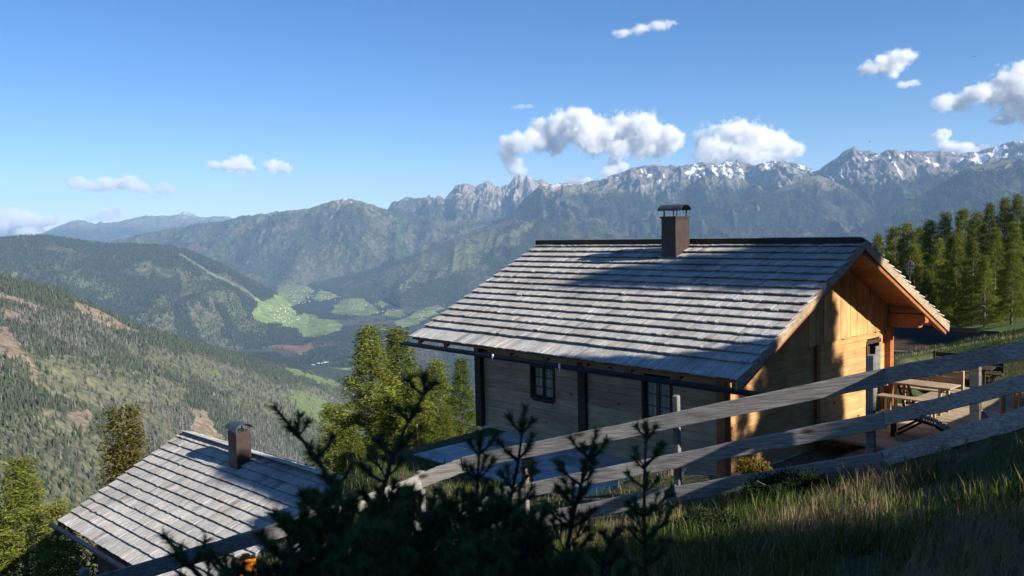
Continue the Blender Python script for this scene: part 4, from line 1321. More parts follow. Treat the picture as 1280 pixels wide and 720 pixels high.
# sun lounger
lo = at(1148, 536, 19.4); lo.z = DZ
ln = empty("sun_lounger", tuple(lo), "slatted wooden lounger on the terrace with its foot end sloping to the boards", "lounger")
f = local(lo, ANG + .35)
prof = [(-.62, .42), (-.05, .50), (.35, .38), (.92, .06)]
mb = MB()
ds = np.linspace(0, 3, 22)
for k in ds[:-1]:
    i = int(k); x0 = prof[i][0] + (prof[i + 1][0] - prof[i][0]) * (k - i); z0 = prof[i][1] + (prof[i + 1][1] - prof[i][1]) * (k - i)
    kk = k + .115; i2 = min(int(kk), 2); x1 = prof[i2][0] + (prof[i2 + 1][0] - prof[i2][0]) * (kk - i2); z1 = prof[i2][1] + (prof[i2 + 1][1] - prof[i2][1]) * (kk - i2)
    mb.hexa([f(x0, -.32, z0 - .02), f(x1, -.32, z1 - .02), f(x1, .32, z1 - .02), f(x0, .32, z0 - .02), f(x0, -.32, z0), f(x1, -.32, z1), f(x1, .32, z1), f(x0, .32, z0)])
mb.build("seat", M_grey, ln)
for y in (-.27, .22):
    mb = MB()
    for (x0, z0), (x1, z1) in zip(prof[:-1], prof[1:]):
        mb.hexa([f(x0, y, z0 - .10), f(x1, y, z1 - .075), f(x1, y + .05, z1 - .075), f(x0, y + .05, z0 - .10), f(x0, y, z0 - .022), f(x1, y, z1 - .022), f(x1, y + .05, z1 - .022), f(x0, y + .05, z0 - .022)])
    mb.build("side_rail", M_dark, ln)
    mb = MB(); lbox(mb, f, -.58, -.48, y - .005, y + .055, 0, .36); mb.bar(f(-.45, y + .02, .05), f(.1, y + .02, .40), .035, .05); mb.build("leg", M_dark, ln)
# folding chair leaning by the corner post
fc = F1(.62, RF - .2, 0); fc.z = DZ
ft = empty("folding_chair", tuple(fc), "folded wooden chair leaning by the hut's far corner post", "chair")
f = local(fc, ANG - .3)
mb = MB()
for y in (-.2, .16): mb.bar(f(.32, y, 0), f(-.02, y, .92), .04, .05)
mb.build("frame", M_dark, ft)
mb = MB()
for k in range(4): t = .45 + k * .12; mb.bar(f(.32 - .34 * t - .01, -.2, .92 * t + .02), f(.32 - .34 * t - .01, .2, .92 * t + .02), .07, .018)
mb.build("backrest", M_orange, ft)
mb = MB()
for k in range(4): t = .10 + k * .09; mb.bar(f(.30 - .34 * t + .06, -.19, .92 * t + .02), f(.30 - .34 * t + .06, .19, .92 * t + .02), .06, .018)
mb.build("seat", M_dark, ft)
# stakes by the terrace edge, leaning board, lying plank
for (px_, y0, y1, Y_, lab) in [(1253, 491, 516, 19.5, "short pale stake at the terrace edge, standing alone nearest the table"), (1269, 487, 514, 19.3, "pale stake at the terrace edge, inner one of a close pair"), (1276, 485, 513, 19.1, "pale stake at the terrace edge, outer one of a close pair")]:
    t_ = at(px_, y0, Y_); z0 = min(ground_at(t_.x, Y_), DZ) - .15
    mb = MB(); mb.tube([(t_.x, Y_, z0), (t_.x + .01, Y_, (z0 + t_.z) / 2), (t_.x, Y_, t_.z)], [.075, .07, .062], 9)
    tag(mb.build("wooden_stake", M_stake, smooth=False), lab, "stake")
lb = at(1238, 512, 20.0)
mb = MB(); f = local((lb.x, 20.0, DZ), .4)
mb.hexa([f(-.12, -.02, 0), f(.28, -.02, 0), f(.28, .02, 0), f(-.12, .02, 0), f(-.12, .22, .42), f(-.02, .22, .42), f(-.02, .26, .42), f(-.12, .26, .42)])
M_redboard = plain("red_painted_board", (.38, .12, .07), .6)
tag(mb.build("leaning_board", M_redboard), "small reddish board leaning at the terrace edge beside the stakes", "board")
# shed behind the terrace; its shade is put into the dark colour
sc_ = at(1168, 445, 33.0); sg = ground_at(sc_.x, 33.0)
shed = empty("garden_shed", (sc_.x, 33.0, sg), "low dark shed in the shade behind the big hut's far corner", "shed")
f = local((sc_.x, 33.0, sg), ANG + .25)
hs = at(1168, 433, 33.0).z - sg
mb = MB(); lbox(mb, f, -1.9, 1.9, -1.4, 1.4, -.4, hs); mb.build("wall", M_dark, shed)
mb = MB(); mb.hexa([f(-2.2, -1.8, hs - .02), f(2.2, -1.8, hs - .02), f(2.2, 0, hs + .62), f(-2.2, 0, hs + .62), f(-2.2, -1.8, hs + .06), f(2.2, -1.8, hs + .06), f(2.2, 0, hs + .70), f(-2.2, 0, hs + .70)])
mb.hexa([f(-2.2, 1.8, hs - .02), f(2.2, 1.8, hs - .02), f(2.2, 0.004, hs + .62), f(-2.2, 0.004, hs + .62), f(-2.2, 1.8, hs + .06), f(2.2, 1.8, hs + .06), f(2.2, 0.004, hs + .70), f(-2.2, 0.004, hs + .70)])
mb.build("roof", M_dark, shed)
mb = MB(); mb.tube([f(-2.2, -1.86, hs - .02), f(2.6, -1.86, hs - .02)], .06, 8); mb.build("gutter", M_grey, shed)
# bundle, canister and stones below the fence
M_orangec = plain("orange_plastic", (.55, .16, .02), .4)
M_bluec = plain("faded_blue_tarp", (.16, .20, .30), .6)
cn = at(309, 693, 13.2)
mb = MB(); cn.z -= .03; f = local(cn, .3); gz = min(ground_at(cn.x, cn.y), cn.z - .15)
mb.hexa([f(-.13, -.07, gz - cn.z), f(.13, -.07, gz - cn.z), f(.13, .07, gz - cn.z), f(-.13, .07, gz - cn.z), f(-.13, -.07, .0), f(.13, -.07, .0), f(.13, .07, .0), f(-.13, .07, .0)])
mb.hexa([f(-.10, -.05, .002), f(.05, -.05, .002), f(.05, .05, .002), f(-.10, .05, .002), f(-.08, -.03, .05), f(.03, -.03, .05), f(.03, .03, .05), f(-.08, .03, .05)])
cnb = mb.build("plastic_canister", M_orangec, None, bevel=.02)
tag(cnb, "orange plastic canister half hidden below the fence next to the low roof", "canister")
def rock(name, c, r, seed, mat, label, cat):
    bm = bmesh.new(); bmesh.ops.create_icosphere(bm, subdivisions=3, radius=1)
    g = random.Random(seed); off = g.random() * 50
    for v in bm.verts:
        n_ = float(fbm(np.array([v.co.x * 1.2 + off]), np.array([v.co.y * 1.2 + v.co.z * 1.7]), 3)[0])
        v.co *= .7 + .6 * n_
        v.co = Vector((v.co.x * r[0], v.co.y * r[1], v.co.z * r[2]))
    me = bpy.data.meshes.new(name); bm.to_mesh(me); bm.free()
    ca = me.color_attributes.new("tint", 'FLOAT_COLOR', 'POINT'); ca.data.foreach_set("color", np.ones(len(me.vertices) * 4, np.float32))
    me.materials.append(mat); o = bpy.data.objects.new(name, me); COL.objects.link(o); o.location = c
    return tag(o, label, cat)
M_stone = plain("grey_stone", (.32, .31, .29), .9, 0, 6, .35)
for (px_, py_, Y_, r_, lab) in [(328, 691, 13.0, (.14, .12, .10), "pale stone lying beside the orange canister"), (346, 700, 12.9, (.10, .09, .07), "smaller pale stone lying below the stone beside the canister")]:
    p_ = at(px_, py_, Y_); rock("stone", (p_.x, p_.y, ground_at(p_.x, p_.y) + r_[2] * .5), r_, int(px_), M_stone, lab, "stone")
p_ = at(377, 684, 13.3); rock("tarp_bundle", (p_.x, p_.y, p_.z - .1), (.32, .22, .22), 9, M_bluec, "blue grey tarpaulin bundle in the shade below the fence", "bundle")
# ---------------------------------------------------------------- young pines in the foreground
def pine_parts(seed, path_pts, rmax, whorl=.11, nb=4, lo=.12, blen=.34, dn=1.0):
    g = np.random.default_rng(seed)
    pts = np.array([tuple(p) for p in path_pts])
    # smooth the stem
    tt = np.linspace(0, 1, 24); k = np.linspace(0, 1, len(pts))
    st = np.stack([np.interp(tt, k, pts[:, i]) for i in range(3)], -1)
    for _ in range(3): st[1:-1] = (st[:-2] + 2 * st[1:-1] + st[2:]) / 4
    Ls = np.concatenate([[0], np.cumsum(np.linalg.norm(np.diff(st, axis=0), axis=1))]); LT = Ls[-1]
    def stem(s): return np.array([np.interp(s, Ls, st[:, i]) for i in range(3)])
    mb = MB(); mb.tube(list(map(tuple, st)), list(np.linspace(.016, .004, 24)), 6)
    P = []; D = []; W = []
    def needles(a, b, n, dens_tip=True):
        d = (b - a); L = np.linalg.norm(d); d = d / max(L, 1e-6)
        t = g.random(n) ** (.6 if dens_tip else 1)
        p = a + (b - a) * t[:, None]
        v = g.normal(0, 1, (n, 3)); v -= (v @ d)[:, None] * d; v /= np.linalg.norm(v, axis=1)[:, None]
        q = v * .8 + d * (.55 + .5 * g.random((n, 1))); q /= np.linalg.norm(q, axis=1)[:, None]
        P.append(p); D.append(q); W.append(g.random(n))
    s = LT * lo; az = g.random() * 6
    while s < LT - .03:
        f = s / LT
        for b in range(nb):
            az += 6.283 / nb + g.normal(0, .25)
            L = (blen * (1 - f) ** .75 + .06) * (.6 + .6 * g.random())
            o = stem(s + g.normal(0, .01)); dr = np.array((math.cos(az), math.sin(az), .35 + .5 * f + g.normal(0, .15)))
            dr /= np.linalg.norm(dr)
            m1 = o + dr * L * .55; e = m1 + (dr + np.array((0, 0, .55))) / 1.25 * L * .45
            mb.tube([tuple(o), tuple(m1), tuple(e)], [.006, .0045, .003], 4, cap=False)
            needles(o + (m1 - o) * .7, m1, int(30 * dn * L / .2)); needles(m1, e, int((80 * L / .2 + 40) * dn))
            for sgn in (-1, 1):
                if L > .12:
                    sd = np.array((-dr[1], dr[0], 0)) * sgn
                    b0 = o + (m1 - o) * (.5 + .4 * g.random()); b1 = b0 + (dr * .7 + sd * .7 + np.array((0, 0, .35))) * L * .42
                    mb.tube([tuple(b0), tuple(b1)], [.0035, .0025], 4, cap=False)
                    needles(b0 + (b1 - b0) * .4, b1, int((60 * L / .2 + 20) * dn))
        s += whorl * (.8 + .4 * g.random())
    needles(stem(LT - .14), stem(LT), 150)
    P = np.concatenate(P); D = np.concatenate(D); W = np.concatenate(W); m = len(P)
    l = .022 + .022 * g.random((m, 1)); w = .0013 + .0008 * g.random((m, 1))
    sd = np.cross(D, g.normal(0, 1, (m, 3))); sd /= np.linalg.norm(sd, axis=1)[:, None]
    V = np.stack([P - sd * w, P + sd * w, P + D * l], 1).reshape(-1, 3)
    k = W[:, None]
    col = np.asarray((.055, .100, .040)) * (1 - k) + np.asarray((.110, .165, .062)) * k
    return mb, V, np.arange(m * 3).reshape(m, 3), np.repeat(col, 3, 0)
M_twig = plain('dark_pine_twig', (.045, .034, .026), .9)
PINES = [  # path of the stem in photo pixels with its distance, spread, label
    ([(455, 800, 2.9), (470, 640, 3.0), (497, 550, 3.05), (538, 478, 3.1)], .15, "dark young pine whose leaning shoot crosses the bright larches"),
    ([(480, 820, 2.7), (440, 650, 2.75), (395, 570, 2.8), (342, 508, 2.85)], .12, "dark young pine with one long shoot reaching out over the low roof"),
    ([(610, 830, 3.3), (625, 680, 3.4), (648, 580, 3.4), (656, 508, 3.4)], .18, "slim dark pine sapling standing before the paving and the hut's first window"),
    ([(570, 830, 3.1), (590, 690, 3.2), (596, 610, 3.2), (601, 540, 3.2)], .22, "dark pine sapling directly in front of where the upper rail meets the larches"),
    ([(700, 830, 3.3), (705, 700, 3.4), (722, 620, 3.4), (746, 538, 3.4)], .24, "dark pine sapling with open twigs crossing both rails below the second window"),
    ([(810, 800, 3.6), (806, 690, 3.7), (805, 610, 3.7), (808, 528, 3.7)], .20, "pointed dark pine sapling nearest to the standing fence post of the hut corner"),
    ([(290, 800, 2.4), (262, 735, 2.4), (232, 700, 2.4), (203, 668, 2.4)], .14, "low pine sprig dark against the sunlit low roof, the outer of two"),
    ([(330, 800, 2.5), (300, 735, 2.5), (275, 705, 2.5), (262, 688, 2.5)], .14, "low pine sprig dark against the sunlit low roof, the inner of two"),
    ([(390, 860, 2.5), (405, 720, 2.6), (420, 650, 2.65), (425, 612, 2.7)], .28, "bushy dark young pine in front of the low hut's shaded roof"),
    ([(520, 860, 2.5), (520, 720, 2.55), (530, 660, 2.6), (545, 612, 2.6)], .32, "broad dark young pine in the middle of the thicket"),
    ([(640, 870, 2.6), (650, 740, 2.7), (655, 690, 2.7), (672, 655, 2.7)], .24, "broad dark young pine in front of the brown post on the paving"),
    ([(760, 860, 3.0), (755, 760, 3.1), (752, 700, 3.1), (768, 668, 3.1)], .22, "dense dark young pine below the lower rail beside the grass"),
    ([(470, 900, 2.2), (465, 780, 2.2), (468, 720, 2.2), (470, 660, 2.2)], .34, "nearest and lowest dark young pine at the picture's bottom edge"),
    ([(330, 880, 2.5), (345, 780, 2.5), (352, 730, 2.5), (365, 650, 2.55)], .28, "dark young pine covering the fence beside the tarpaulin bundle"),
    ([(590, 900, 2.3), (590, 790, 2.3), (595, 740, 2.3), (600, 675, 2.3)], .32, "dark young pine low in the thicket under the sapling before the upper rail"),
    ([(700, 900, 2.6), (700, 800, 2.6), (702, 750, 2.6), (708, 700, 2.6)], .26, "dark young pine at the bottom of the thicket on the grass side"),
    ([(400, 860, 2.9), (405, 760, 3.0), (402, 700, 3.0), (398, 628, 3.0)], .30, "dark young pine filling the thicket beside the low roof's shaded end"),
    ([(490, 860, 2.9), (488, 760, 3.0), (482, 690, 3.0), (478, 618, 3.0)], .32, "dark young pine filling the thicket below the leaning shoot"),
    ([(590, 860, 2.9), (585, 760, 3.0), (578, 690, 3.0), (570, 612, 3.0)], .30, "dark young pine filling the thicket below the rail's lower stretch"),
    ([(630, 880, 2.8), (632, 770, 2.9), (630, 710, 2.9), (628, 640, 2.9)], .28, "dark young pine filling the thicket below the first window"),
    ([(440, 900, 2.6), (440, 790, 2.7), (436, 730, 2.7), (430, 668, 2.7)], .32, "dark young pine low in the thicket in front of the tarpaulin bundle's side"),
    ([(540, 900, 2.5), (540, 790, 2.6), (540, 740, 2.6), (536, 672, 2.6)], .32, "dark young pine low in the very middle of the thicket"),
]
for i, (pth, sp, lab) in enumerate(PINES):
    pts = [at(*q) for q in pth]
    gz = ground_at(pts[0].x, pts[0].y)
    pts = [Vector((pts[0].x, pts[0].y, min(gz, pts[0].z) - .05))] + pts if pts[0].z > gz else [Vector((pts[0].x, pts[0].y, gz - .05))] + pts[1:]
    t = empty("young_pine", tuple(pts[0]), lab, "pine", "young pines in the foreground thicket")
    loc = Vector(pts[0])
    low_ = sp >= .24 and i > 7
    mb, V, F, col = pine_parts(300 + i, [p - loc for p in pts], sp, blen=sp * 1.05, whorl=.08 if low_ else .11, nb=6 if low_ else 4, dn=2.6 if low_ else 1.3)
    tr = mb.build("stem", M_twig, None); tr.parent = t
    mesh_np("foliage", V, F, M_pine, t, col=col)

# ---------------------------------------------------------------- grass
def grass(name, n, xr, yr, hmin, hmax, seed, keep=None):
    g = np.random.default_rng(seed)
    Y = yr[0] + (yr[1] - yr[0]) * g.random(n * 3) ** .8
    tx = xr[0] + (xr[1] - xr[0]) * g.random(n * 3)
    X = tx * Y
    c = fbm(X / .55, Y / .55, 3); c2 = fbm(X / 1.7 + 9, Y / 1.7, 3)
    ok = g.random(n * 3) < sstep(.30, .62, c * .6 + c2 * .4) * .9 + .12
    if keep is not None: ok &= keep(X, Y)
    X, Y, c, c2 = X[ok][:n], Y[ok][:n], c[ok][:n], c2[ok][:n]; m = len(X)
    Z = zground(X, Y) - .01
    h = (hmin + (hmax - hmin) * g.random(m) ** 2) * (.55 + 1.0 * c)
    a = g.random(m) * 6.283
    bend = h * (.15 + .55 * g.random(m)); dx, dy = np.cos(a) * bend, np.sin(a) * bend
    w = (.0015 + .0016 * g.random(m)) * (1 + Y / 14)
    sx, sy = -np.sin(a + .5) * w, np.cos(a + .5) * w
    B = np.stack([X, Y, Z], -1)
    o = lambda kx, kz, s: B + np.stack([dx * kx + sx * s, dy * kx + sy * s, h * kz], -1)
    V = np.stack([o(0, 0, -1), o(0, 0, 1), o(.3, .55, .8), o(.3, .55, -.8), o(1, .96, 0)], 1).reshape(-1, 3)
    b = np.arange(m)[:, None] * 5
    F = [np.concatenate([b, b + 1, b + 2, b + 3], 1), np.concatenate([b + 3, b + 2, b + 4], 1)]
    dry = (g.random(m) < .22 + .75 * sstep(.46, .64, c2 * .6 + fbm(X / .8 + 4, Y / .8, 2) * .4))[:, None]
    k = g.random((m, 1))
    col = np.where(dry, np.asarray((.24, .195, .105)) * (.7 + .6 * k), np.asarray((.035, .065, .014)) * (1 - k) + np.asarray((.085, .125, .028)) * k)
    o_ = mesh_np(name, V, F, M_leaf, None, col=np.repeat(col, 5, 0))
    return tag(o_, kind='stuff')
def front_of_fence(X, Y):
    fy = np.interp(X, [p.x for p in reversed(BOTR)], [p.y for p in reversed(BOTR)])
    return Y < fy - .08
grass("grass", 110000, (-.75, .68), (1.9, 11.5), .05, .24, 51, front_of_fence)
def behind(X, Y):
    p = (X - HE.x) * HU.x + (Y - HE.y) * HU.y; r = (X - HE.x) * HV.x + (Y - HE.y) * HV.y
    return r > 13.8
grass("meadow_grass", 26000, (-.1, .8), (9, 34), .04, .15, 52, behind)

def bank(X, Y):
    p = (X - HE.x) * HU.x + (Y - HE.y) * HU.y; r = (X - HE.x) * HV.x + (Y - HE.y) * HV.y
    return ~front_of_fence(X, Y) & (r < -2.1) & (r > -9)
grass('bank_grass', 22000, (-.35, .2), (12, 27), .08, .26, 53, bank)

def low_shrub(name, px, py, Y, w, h, n, c0, c1, label, seed, leaf=.03):
    g = np.random.default_rng(seed)
    t_ = at(px, py, Y); gz = ground_at(t_.x, Y)
    V0 = g.normal(0, 1, (n, 3)); V0 /= np.linalg.norm(V0, axis=1)[:, None]
    lump = .6 + .7 * fbm(V0[:, 0] * 2 + seed, V0[:, 1] * 2 + V0[:, 2] * 2, 3)
    Pn = V0 * (g.random((n, 1)) ** .35) * lump[:, None] * np.array((w / 2, .35, h)) ; Pn[:, 2] = np.abs(Pn[:, 2])
    d = g.normal(0, 1, (n, 3)) + V0 * .8 + np.array((0, 0, .6)); d /= np.linalg.norm(d, axis=1)[:, None]
    s = np.cross(d, g.normal(0, 1, (n, 3))); s /= np.linalg.norm(s, axis=1)[:, None]
    l = leaf * (.7 + .6 * g.random((n, 1)))
    V = np.stack([Pn, Pn + d * l * .5 + s * l * .28, Pn + d * l, Pn + d * l * .5 - s * l * .28], 1).reshape(-1, 3)
    k = g.random((n, 1)); col = np.asarray(c0) * (1 - k) + np.asarray(c1) * k
    t = empty(name, (t_.x, Y, gz), label, "shrub")
    mesh_np("foliage", V, np.arange(n * 4).reshape(n, 4), M_pine, t, col=np.repeat(col, 4, 0))
    mb = MB()
    for i in range(9):
        a = g.random() * 6.28; mb.tube([(0, 0, -.05), (math.cos(a) * w * .15, math.sin(a) * .1, h * .35), (math.cos(a) * w * .3, math.sin(a) * .2, h * .7)], [.012, .008, .004], 5)
    st = mb.build("stem", M_bark, None); st.parent = t
    return t
low_shrub("juniper_shrub", 985, 600, 9.9, 1.25, .30, 9000, (.014, .026, .014), (.030, .048, .022), "low dark juniper shrub spreading in front of the fence's bottom board", 61)
low_shrub("juniper_shrub", 890, 640, 8.6, .9, .22, 5000, (.016, .028, .014), (.034, .050, .022), "low dark shrub in the grass below the juniper", 62)
low_shrub("berry_shrub", 945, 590, 11.6, .55, .20, 900, (.11, .07, .015), (.20, .13, .025), "small shrub with yellow orange leaves just behind the bottom board", 63, .05)
# short brown post standing on the paving
p_ = at(660, 600, 17.6)
mb = MB(); mb.box((p_.x, 17.6, -5.49 + .33), .19, .17, .66, (HU, HV, UPV)); mb.box((p_.x, 17.6, -5.49 + .68), .23, .21, .04, (HU, HV, UPV))
tag(mb.build("wooden_bollard", M_orange, None, bevel=.01), "short brown wooden post standing on the pale paving", "post")

# ---------------------------------------------------------------- village in the valley
M_housew = plain("house_render", (.50, .48, .44), .8, 0, .02, .05)
M_roofs = [plain("house_roof_grey", (.16, .14, .13), .8), plain("house_roof_brown", (.20, .10, .07), .8)]
def house_mesh(w, l, h, rr, mat):
    v = [(-l / 2, -w / 2, -3), (l / 2, -w / 2, -3), (l / 2, w / 2, -3), (-l / 2, w / 2, -3), (-l / 2, -w / 2, h), (l / 2, -w / 2, h), (l / 2, w / 2, h), (-l / 2, w / 2, h), (-l / 2, 0, h + rr), (l / 2, 0, h + rr)]
    f = [(0, 1, 5, 4), (2, 3, 7, 6), (1, 2, 6, 9, 5), (3, 0, 4, 8, 7)]
    e = 1.0
    b = len(v)
    v += [(-l / 2 - e, -w / 2 - e, h - e * .55), (l / 2 + e, -w / 2 - e, h - e * .55), (l / 2 + e, 0, h + rr + .3), (-l / 2 - e, 0, h + rr + .3), (l / 2 + e, w / 2 + e, h - e * .55), (-l / 2 - e, w / 2 + e, h - e * .55)]
    f += [(b, b + 1, b + 2, b + 3), (b + 3, b + 2, b + 4, b + 5)]
    me = bpy.data.meshes.new("village_house"); me.from_pydata(v, [], f); me.update()
    ca = me.color_attributes.new("tint", 'FLOAT_COLOR', 'POINT'); ca.data.foreach_set("color", np.ones(len(v) * 4, np.float32))
    me.materials.append(M_housew); me.materials.append(mat)
    me.polygons.foreach_set("material_index", [0] * 4 + [1] * 2)
    return me
HM = [house_mesh(11, 15, 7, 3.5, M_roofs[0]), house_mesh(12, 17, 8, 4, M_roofs[1]), house_mesh(10, 13, 7, 3.2, M_roofs[0]), house_mesh(14, 22, 9, 4.5, M_roofs[1])]
SHED_M = house_mesh(26, 60, 9, 3, M_roofs[0]); SHED_R = house_mesh(24, 46, 8, 3, M_roofs[1])
def valley_point(px, py):
    tx, s = (float(q) for q in ray(px, py))
    Yt = np.linspace(3500, 11000, 3000); zt = np.interp(Yt, [2200, 4600, 5900, 7800, 10300, 13000], [-752, -746, -722, -690, -622, -560])
    k = int(np.argmax(zt / Yt > s)); Y = Yt[k]
    x = tx * Y
    return x, Y, zt[k] + 14 * (float(fbm(np.array([x / 500]), np.array([Y / 500]), 4)[0]) - .5)
def hill_point(px, py):
    d = (La.px - px) ** 2 + (La.py - py) ** 2 + (La.S > 1) * 1e6
    i = np.unravel_index(np.argmin(d), d.shape)
    return float(La.X[i]), float(La.Y[i]), float(La.Z[i])
def field_point(px, py):
    v = valley_point(px, py)
    d = (Lb.px - px) ** 2 + (Lb.py - py) ** 2 + (Lb.S > 1) * 1e6
    i = np.unravel_index(np.argmin(d), d.shape)
    if d[i] < 4 and Lb.Y[i] < v[1]: return float(Lb.X[i]), float(Lb.Y[i]), float(Lb.Z[i])
    return v
gv = random.Random(77)
VILLAGE = [([(336, 355), (352, 357), (394, 361), (404, 371), (384, 384), (364, 377), (350, 368)], 62, "small pale house in the main village at the head of the valley fields", "houses of the main village", field_point),
           ([(334, 386), (362, 379), (376, 397), (366, 405), (346, 403), (338, 397)], 46, "small pale house in the village cluster on the lower fields", "houses of the lower village", field_point),
           ([(398, 363), (412, 360), (432, 372), (424, 384), (402, 377)], 22, "small pale house among the fields beside the village wood", "houses beside the village wood", valley_point),
           ([(436, 377), (466, 380), (496, 388), (490, 394), (462, 392), (438, 386)], 24, "small pale house scattered on the far valley fields", "houses of the far fields", valley_point),
           ([(524, 392), (548, 380), (556, 381), (536, 396), (520, 402)], 16, "small pale house in the row along the valley road by the big roof", "houses along the valley road", valley_point),
           ([(402, 497), (414, 493), (424, 500), (424, 507), (412, 508)], 8, "pale house in the hamlet just beside the larch tops", "houses of the hamlet", hill_point)]
for poly, n, lab, grp, fn in VILLAGE:
    xs = [p[0] for p in poly]; ys = [p[1] for p in poly]; k = 0; placed = []
    for _ in range(4000):
        if k >= n: break
        x, y = gv.uniform(min(xs), max(xs)), gv.uniform(min(ys), max(ys))
        if not bool(inpoly(np.array([x]), np.array([y]), poly)[0]): continue
        if any(abs(x - a) < 2.1 and abs(y - b_) < 1.2 for a, b_ in placed): continue
        placed.append((x, y)); k += 1
        X, Y, Z = fn(x, y)
        o = bpy.data.objects.new("village_house", gv.choice(HM)); COL.objects.link(o)
        o.location = (X, Y, Z); o.rotation_euler = (0, 0, gv.uniform(0, 6.28)); s = gv.uniform(.38, .66) * (1.0 if fn is not hill_point else .5)
        o.scale = (s, s, s)
        tag(o, lab, "house", grp)
for (x, y, me_, rz, lab) in [(391, 456, SHED_R, .3, "long red roofed works building by the valley bend"), (400, 454, SHED_M, .1, "white works hall by the valley bend, middle of the row"), (407, 453, SHED_M, .5, "white works hall at the outer end of the works"), (386, 459, SHED_M, .2, "grey roofed works hall nearest the near hillside")]:
    X, Y, Z = valley_point(x, y)
    o = bpy.data.objects.new("works_building", me_); COL.objects.link(o); o.location = (X, Y, Z); o.rotation_euler = (0, 0, rz); o.scale = (.5, .5, .5)
    tag(o, lab, "building")

# ---------------------------------------------------------------- clouds
def cloud(label, puffs, Y=28500.0, dens=.010, wisp=.5, seed=0, base=None):
    """puffs: (px, py, radius px, vertical squash).  One closed box holding a cloud of water droplets, thick where the puffs are."""
    gp = random.Random(seed * 13 + 5); ex = []
    for p in puffs:
        for _ in range(3):
            a = gp.uniform(-.4, 3.54); q = gp.uniform(.45, .95); rr_ = p[2] * gp.uniform(.3, .55)
            ex.append((p[0] + math.cos(a) * p[2] * q, p[1] - math.sin(a) * p[2] * p[3] * q, rr_, min(1.0, p[3] * 1.2)))
    puffs = list(puffs) + ex
    cs = [at(p[0], p[1], Y + 500 * math.sin(i * 2.1 + seed)) for i, p in enumerate(puffs)]
    k = Y / FPX
    lo = [min(c[i] - p[2] * k * 1.75 * (p[3] if i == 2 else 1) for c, p in zip(cs, puffs)) for i in range(3)]
    hi = [max(c[i] + p[2] * k * 1.75 * (p[3] if i == 2 else 1) for c, p in zip(cs, puffs)) for i in range(3)]
    ctr = Vector([(a + b) / 2 for a, b in zip(lo, hi)])
    mb = MB(); mb.box((0, 0, 0), hi[0] - lo[0], hi[1] - lo[1], hi[2] - lo[2])
    m = bpy.data.materials.new("cloud_droplets"); m.use_nodes = True; nt = m.node_tree
    nt.nodes.remove(nt.nodes['Principled BSDF'])
    tc = nt.nodes.new('ShaderNodeTexCoord')
    # ragged coordinates
    nz = nt.nodes.new('ShaderNodeTexNoise'); nz.inputs['Scale'].default_value = 1 / (k * 17); nz.inputs['Detail'].default_value = 5; nz.inputs['Roughness'].default_value = .62
    off = nt.nodes.new('ShaderNodeVectorMath'); off.operation = 'ADD'; off.inputs[1].default_value = (seed * 7000.0, seed * 3000.0, 0)
    nt.links.new(tc.outputs['Object'], off.inputs[0]); nt.links.new(off.outputs[0], nz.inputs['Vector'])
    nz2 = nt.nodes.new('ShaderNodeTexNoise'); nz2.inputs['Scale'].default_value = 1 / (k * 6.5); nz2.inputs['Detail'].default_value = 4; nz2.inputs['Roughness'].default_value = .65
    nt.links.new(off.outputs[0], nz2.inputs['Vector'])
    nm = nt.nodes.new('ShaderNodeMath'); nm.operation = 'MULTIPLY_ADD'; nm.inputs[1].default_value = .42
    nt.links.new(nz2.outputs['Fac'], nm.inputs[0])
    nm0 = nt.nodes.new('ShaderNodeMath'); nm0.operation = 'MULTIPLY'; nm0.inputs[1].default_value = .58
    nt.links.new(nz.outputs['Fac'], nm0.inputs[0]); nt.links.new(nm0.outputs[0], nm.inputs[2])
    last = None
    for c, p in zip(cs, puffs):
        mp = nt.nodes.new('ShaderNodeMapping'); mp.vector_type = 'TEXTURE'
        mp.inputs['Location'].default_value = c - ctr
        r = p[2] * k * 1.12
        mp.inputs['Scale'].default_value = (r, r, r * p[3])
        nt.links.new(tc.outputs['Object'], mp.inputs[0])
        ln_ = nt.nodes.new('ShaderNodeVectorMath'); ln_.operation = 'LENGTH'; nt.links.new(mp.outputs[0], ln_.inputs[0])
        if last is None: last = ln_.outputs['Value']
        else:
            mn = nt.nodes.new('ShaderNodeMath'); mn.operation = 'SMOOTH_MIN'; mn.inputs[2].default_value = .12
            nt.links.new(last, mn.inputs[0]); nt.links.new(ln_.outputs['Value'], mn.inputs[1]); last = mn.outputs[0]
    # density = ramp(1 - d + wisp*(noise-.5))
    a1 = nt.nodes.new('ShaderNodeMath'); a1.operation = 'MULTIPLY_ADD'; a1.inputs[1].default_value = wisp * 7; a1.inputs[2].default_value = 1.0 - wisp * 3.5
    nt.links.new(nm.outputs[0], a1.inputs[0])
    a2 = nt.nodes.new('ShaderNodeMath'); a2.operation = 'SUBTRACT'; nt.links.new(a1.outputs[0], a2.inputs[0]); nt.links.new(last, a2.inputs[1])
    mr = nt.nodes.new('ShaderNodeMapRange'); mr.inputs['From Min'].default_value = .02; mr.inputs['From Max'].default_value = .8; mr.inputs['To Max'].default_value = dens * 1.0
    nt.links.new(a2.outputs[0], mr.inputs['Value'])
    vol = nt.nodes.new('ShaderNodeVolumePrincipled'); vol.inputs['Color'].default_value = (.985, .985, .985, 1); vol.inputs['Anisotropy'].default_value = .1
    nt.links.new(mr.outputs[0], vol.inputs['Density'])
    nt.links.new(vol.outputs[0], nt.nodes['Material Output'].inputs['Volume'])
    m.cycles.volume_sampling = 'MULTIPLE_IMPORTANCE'
    m.cycles.volume_step_rate = 0.35
    o = mb.build("cloud", m); o.location = ctr
    return tag(o, label, "cloud")
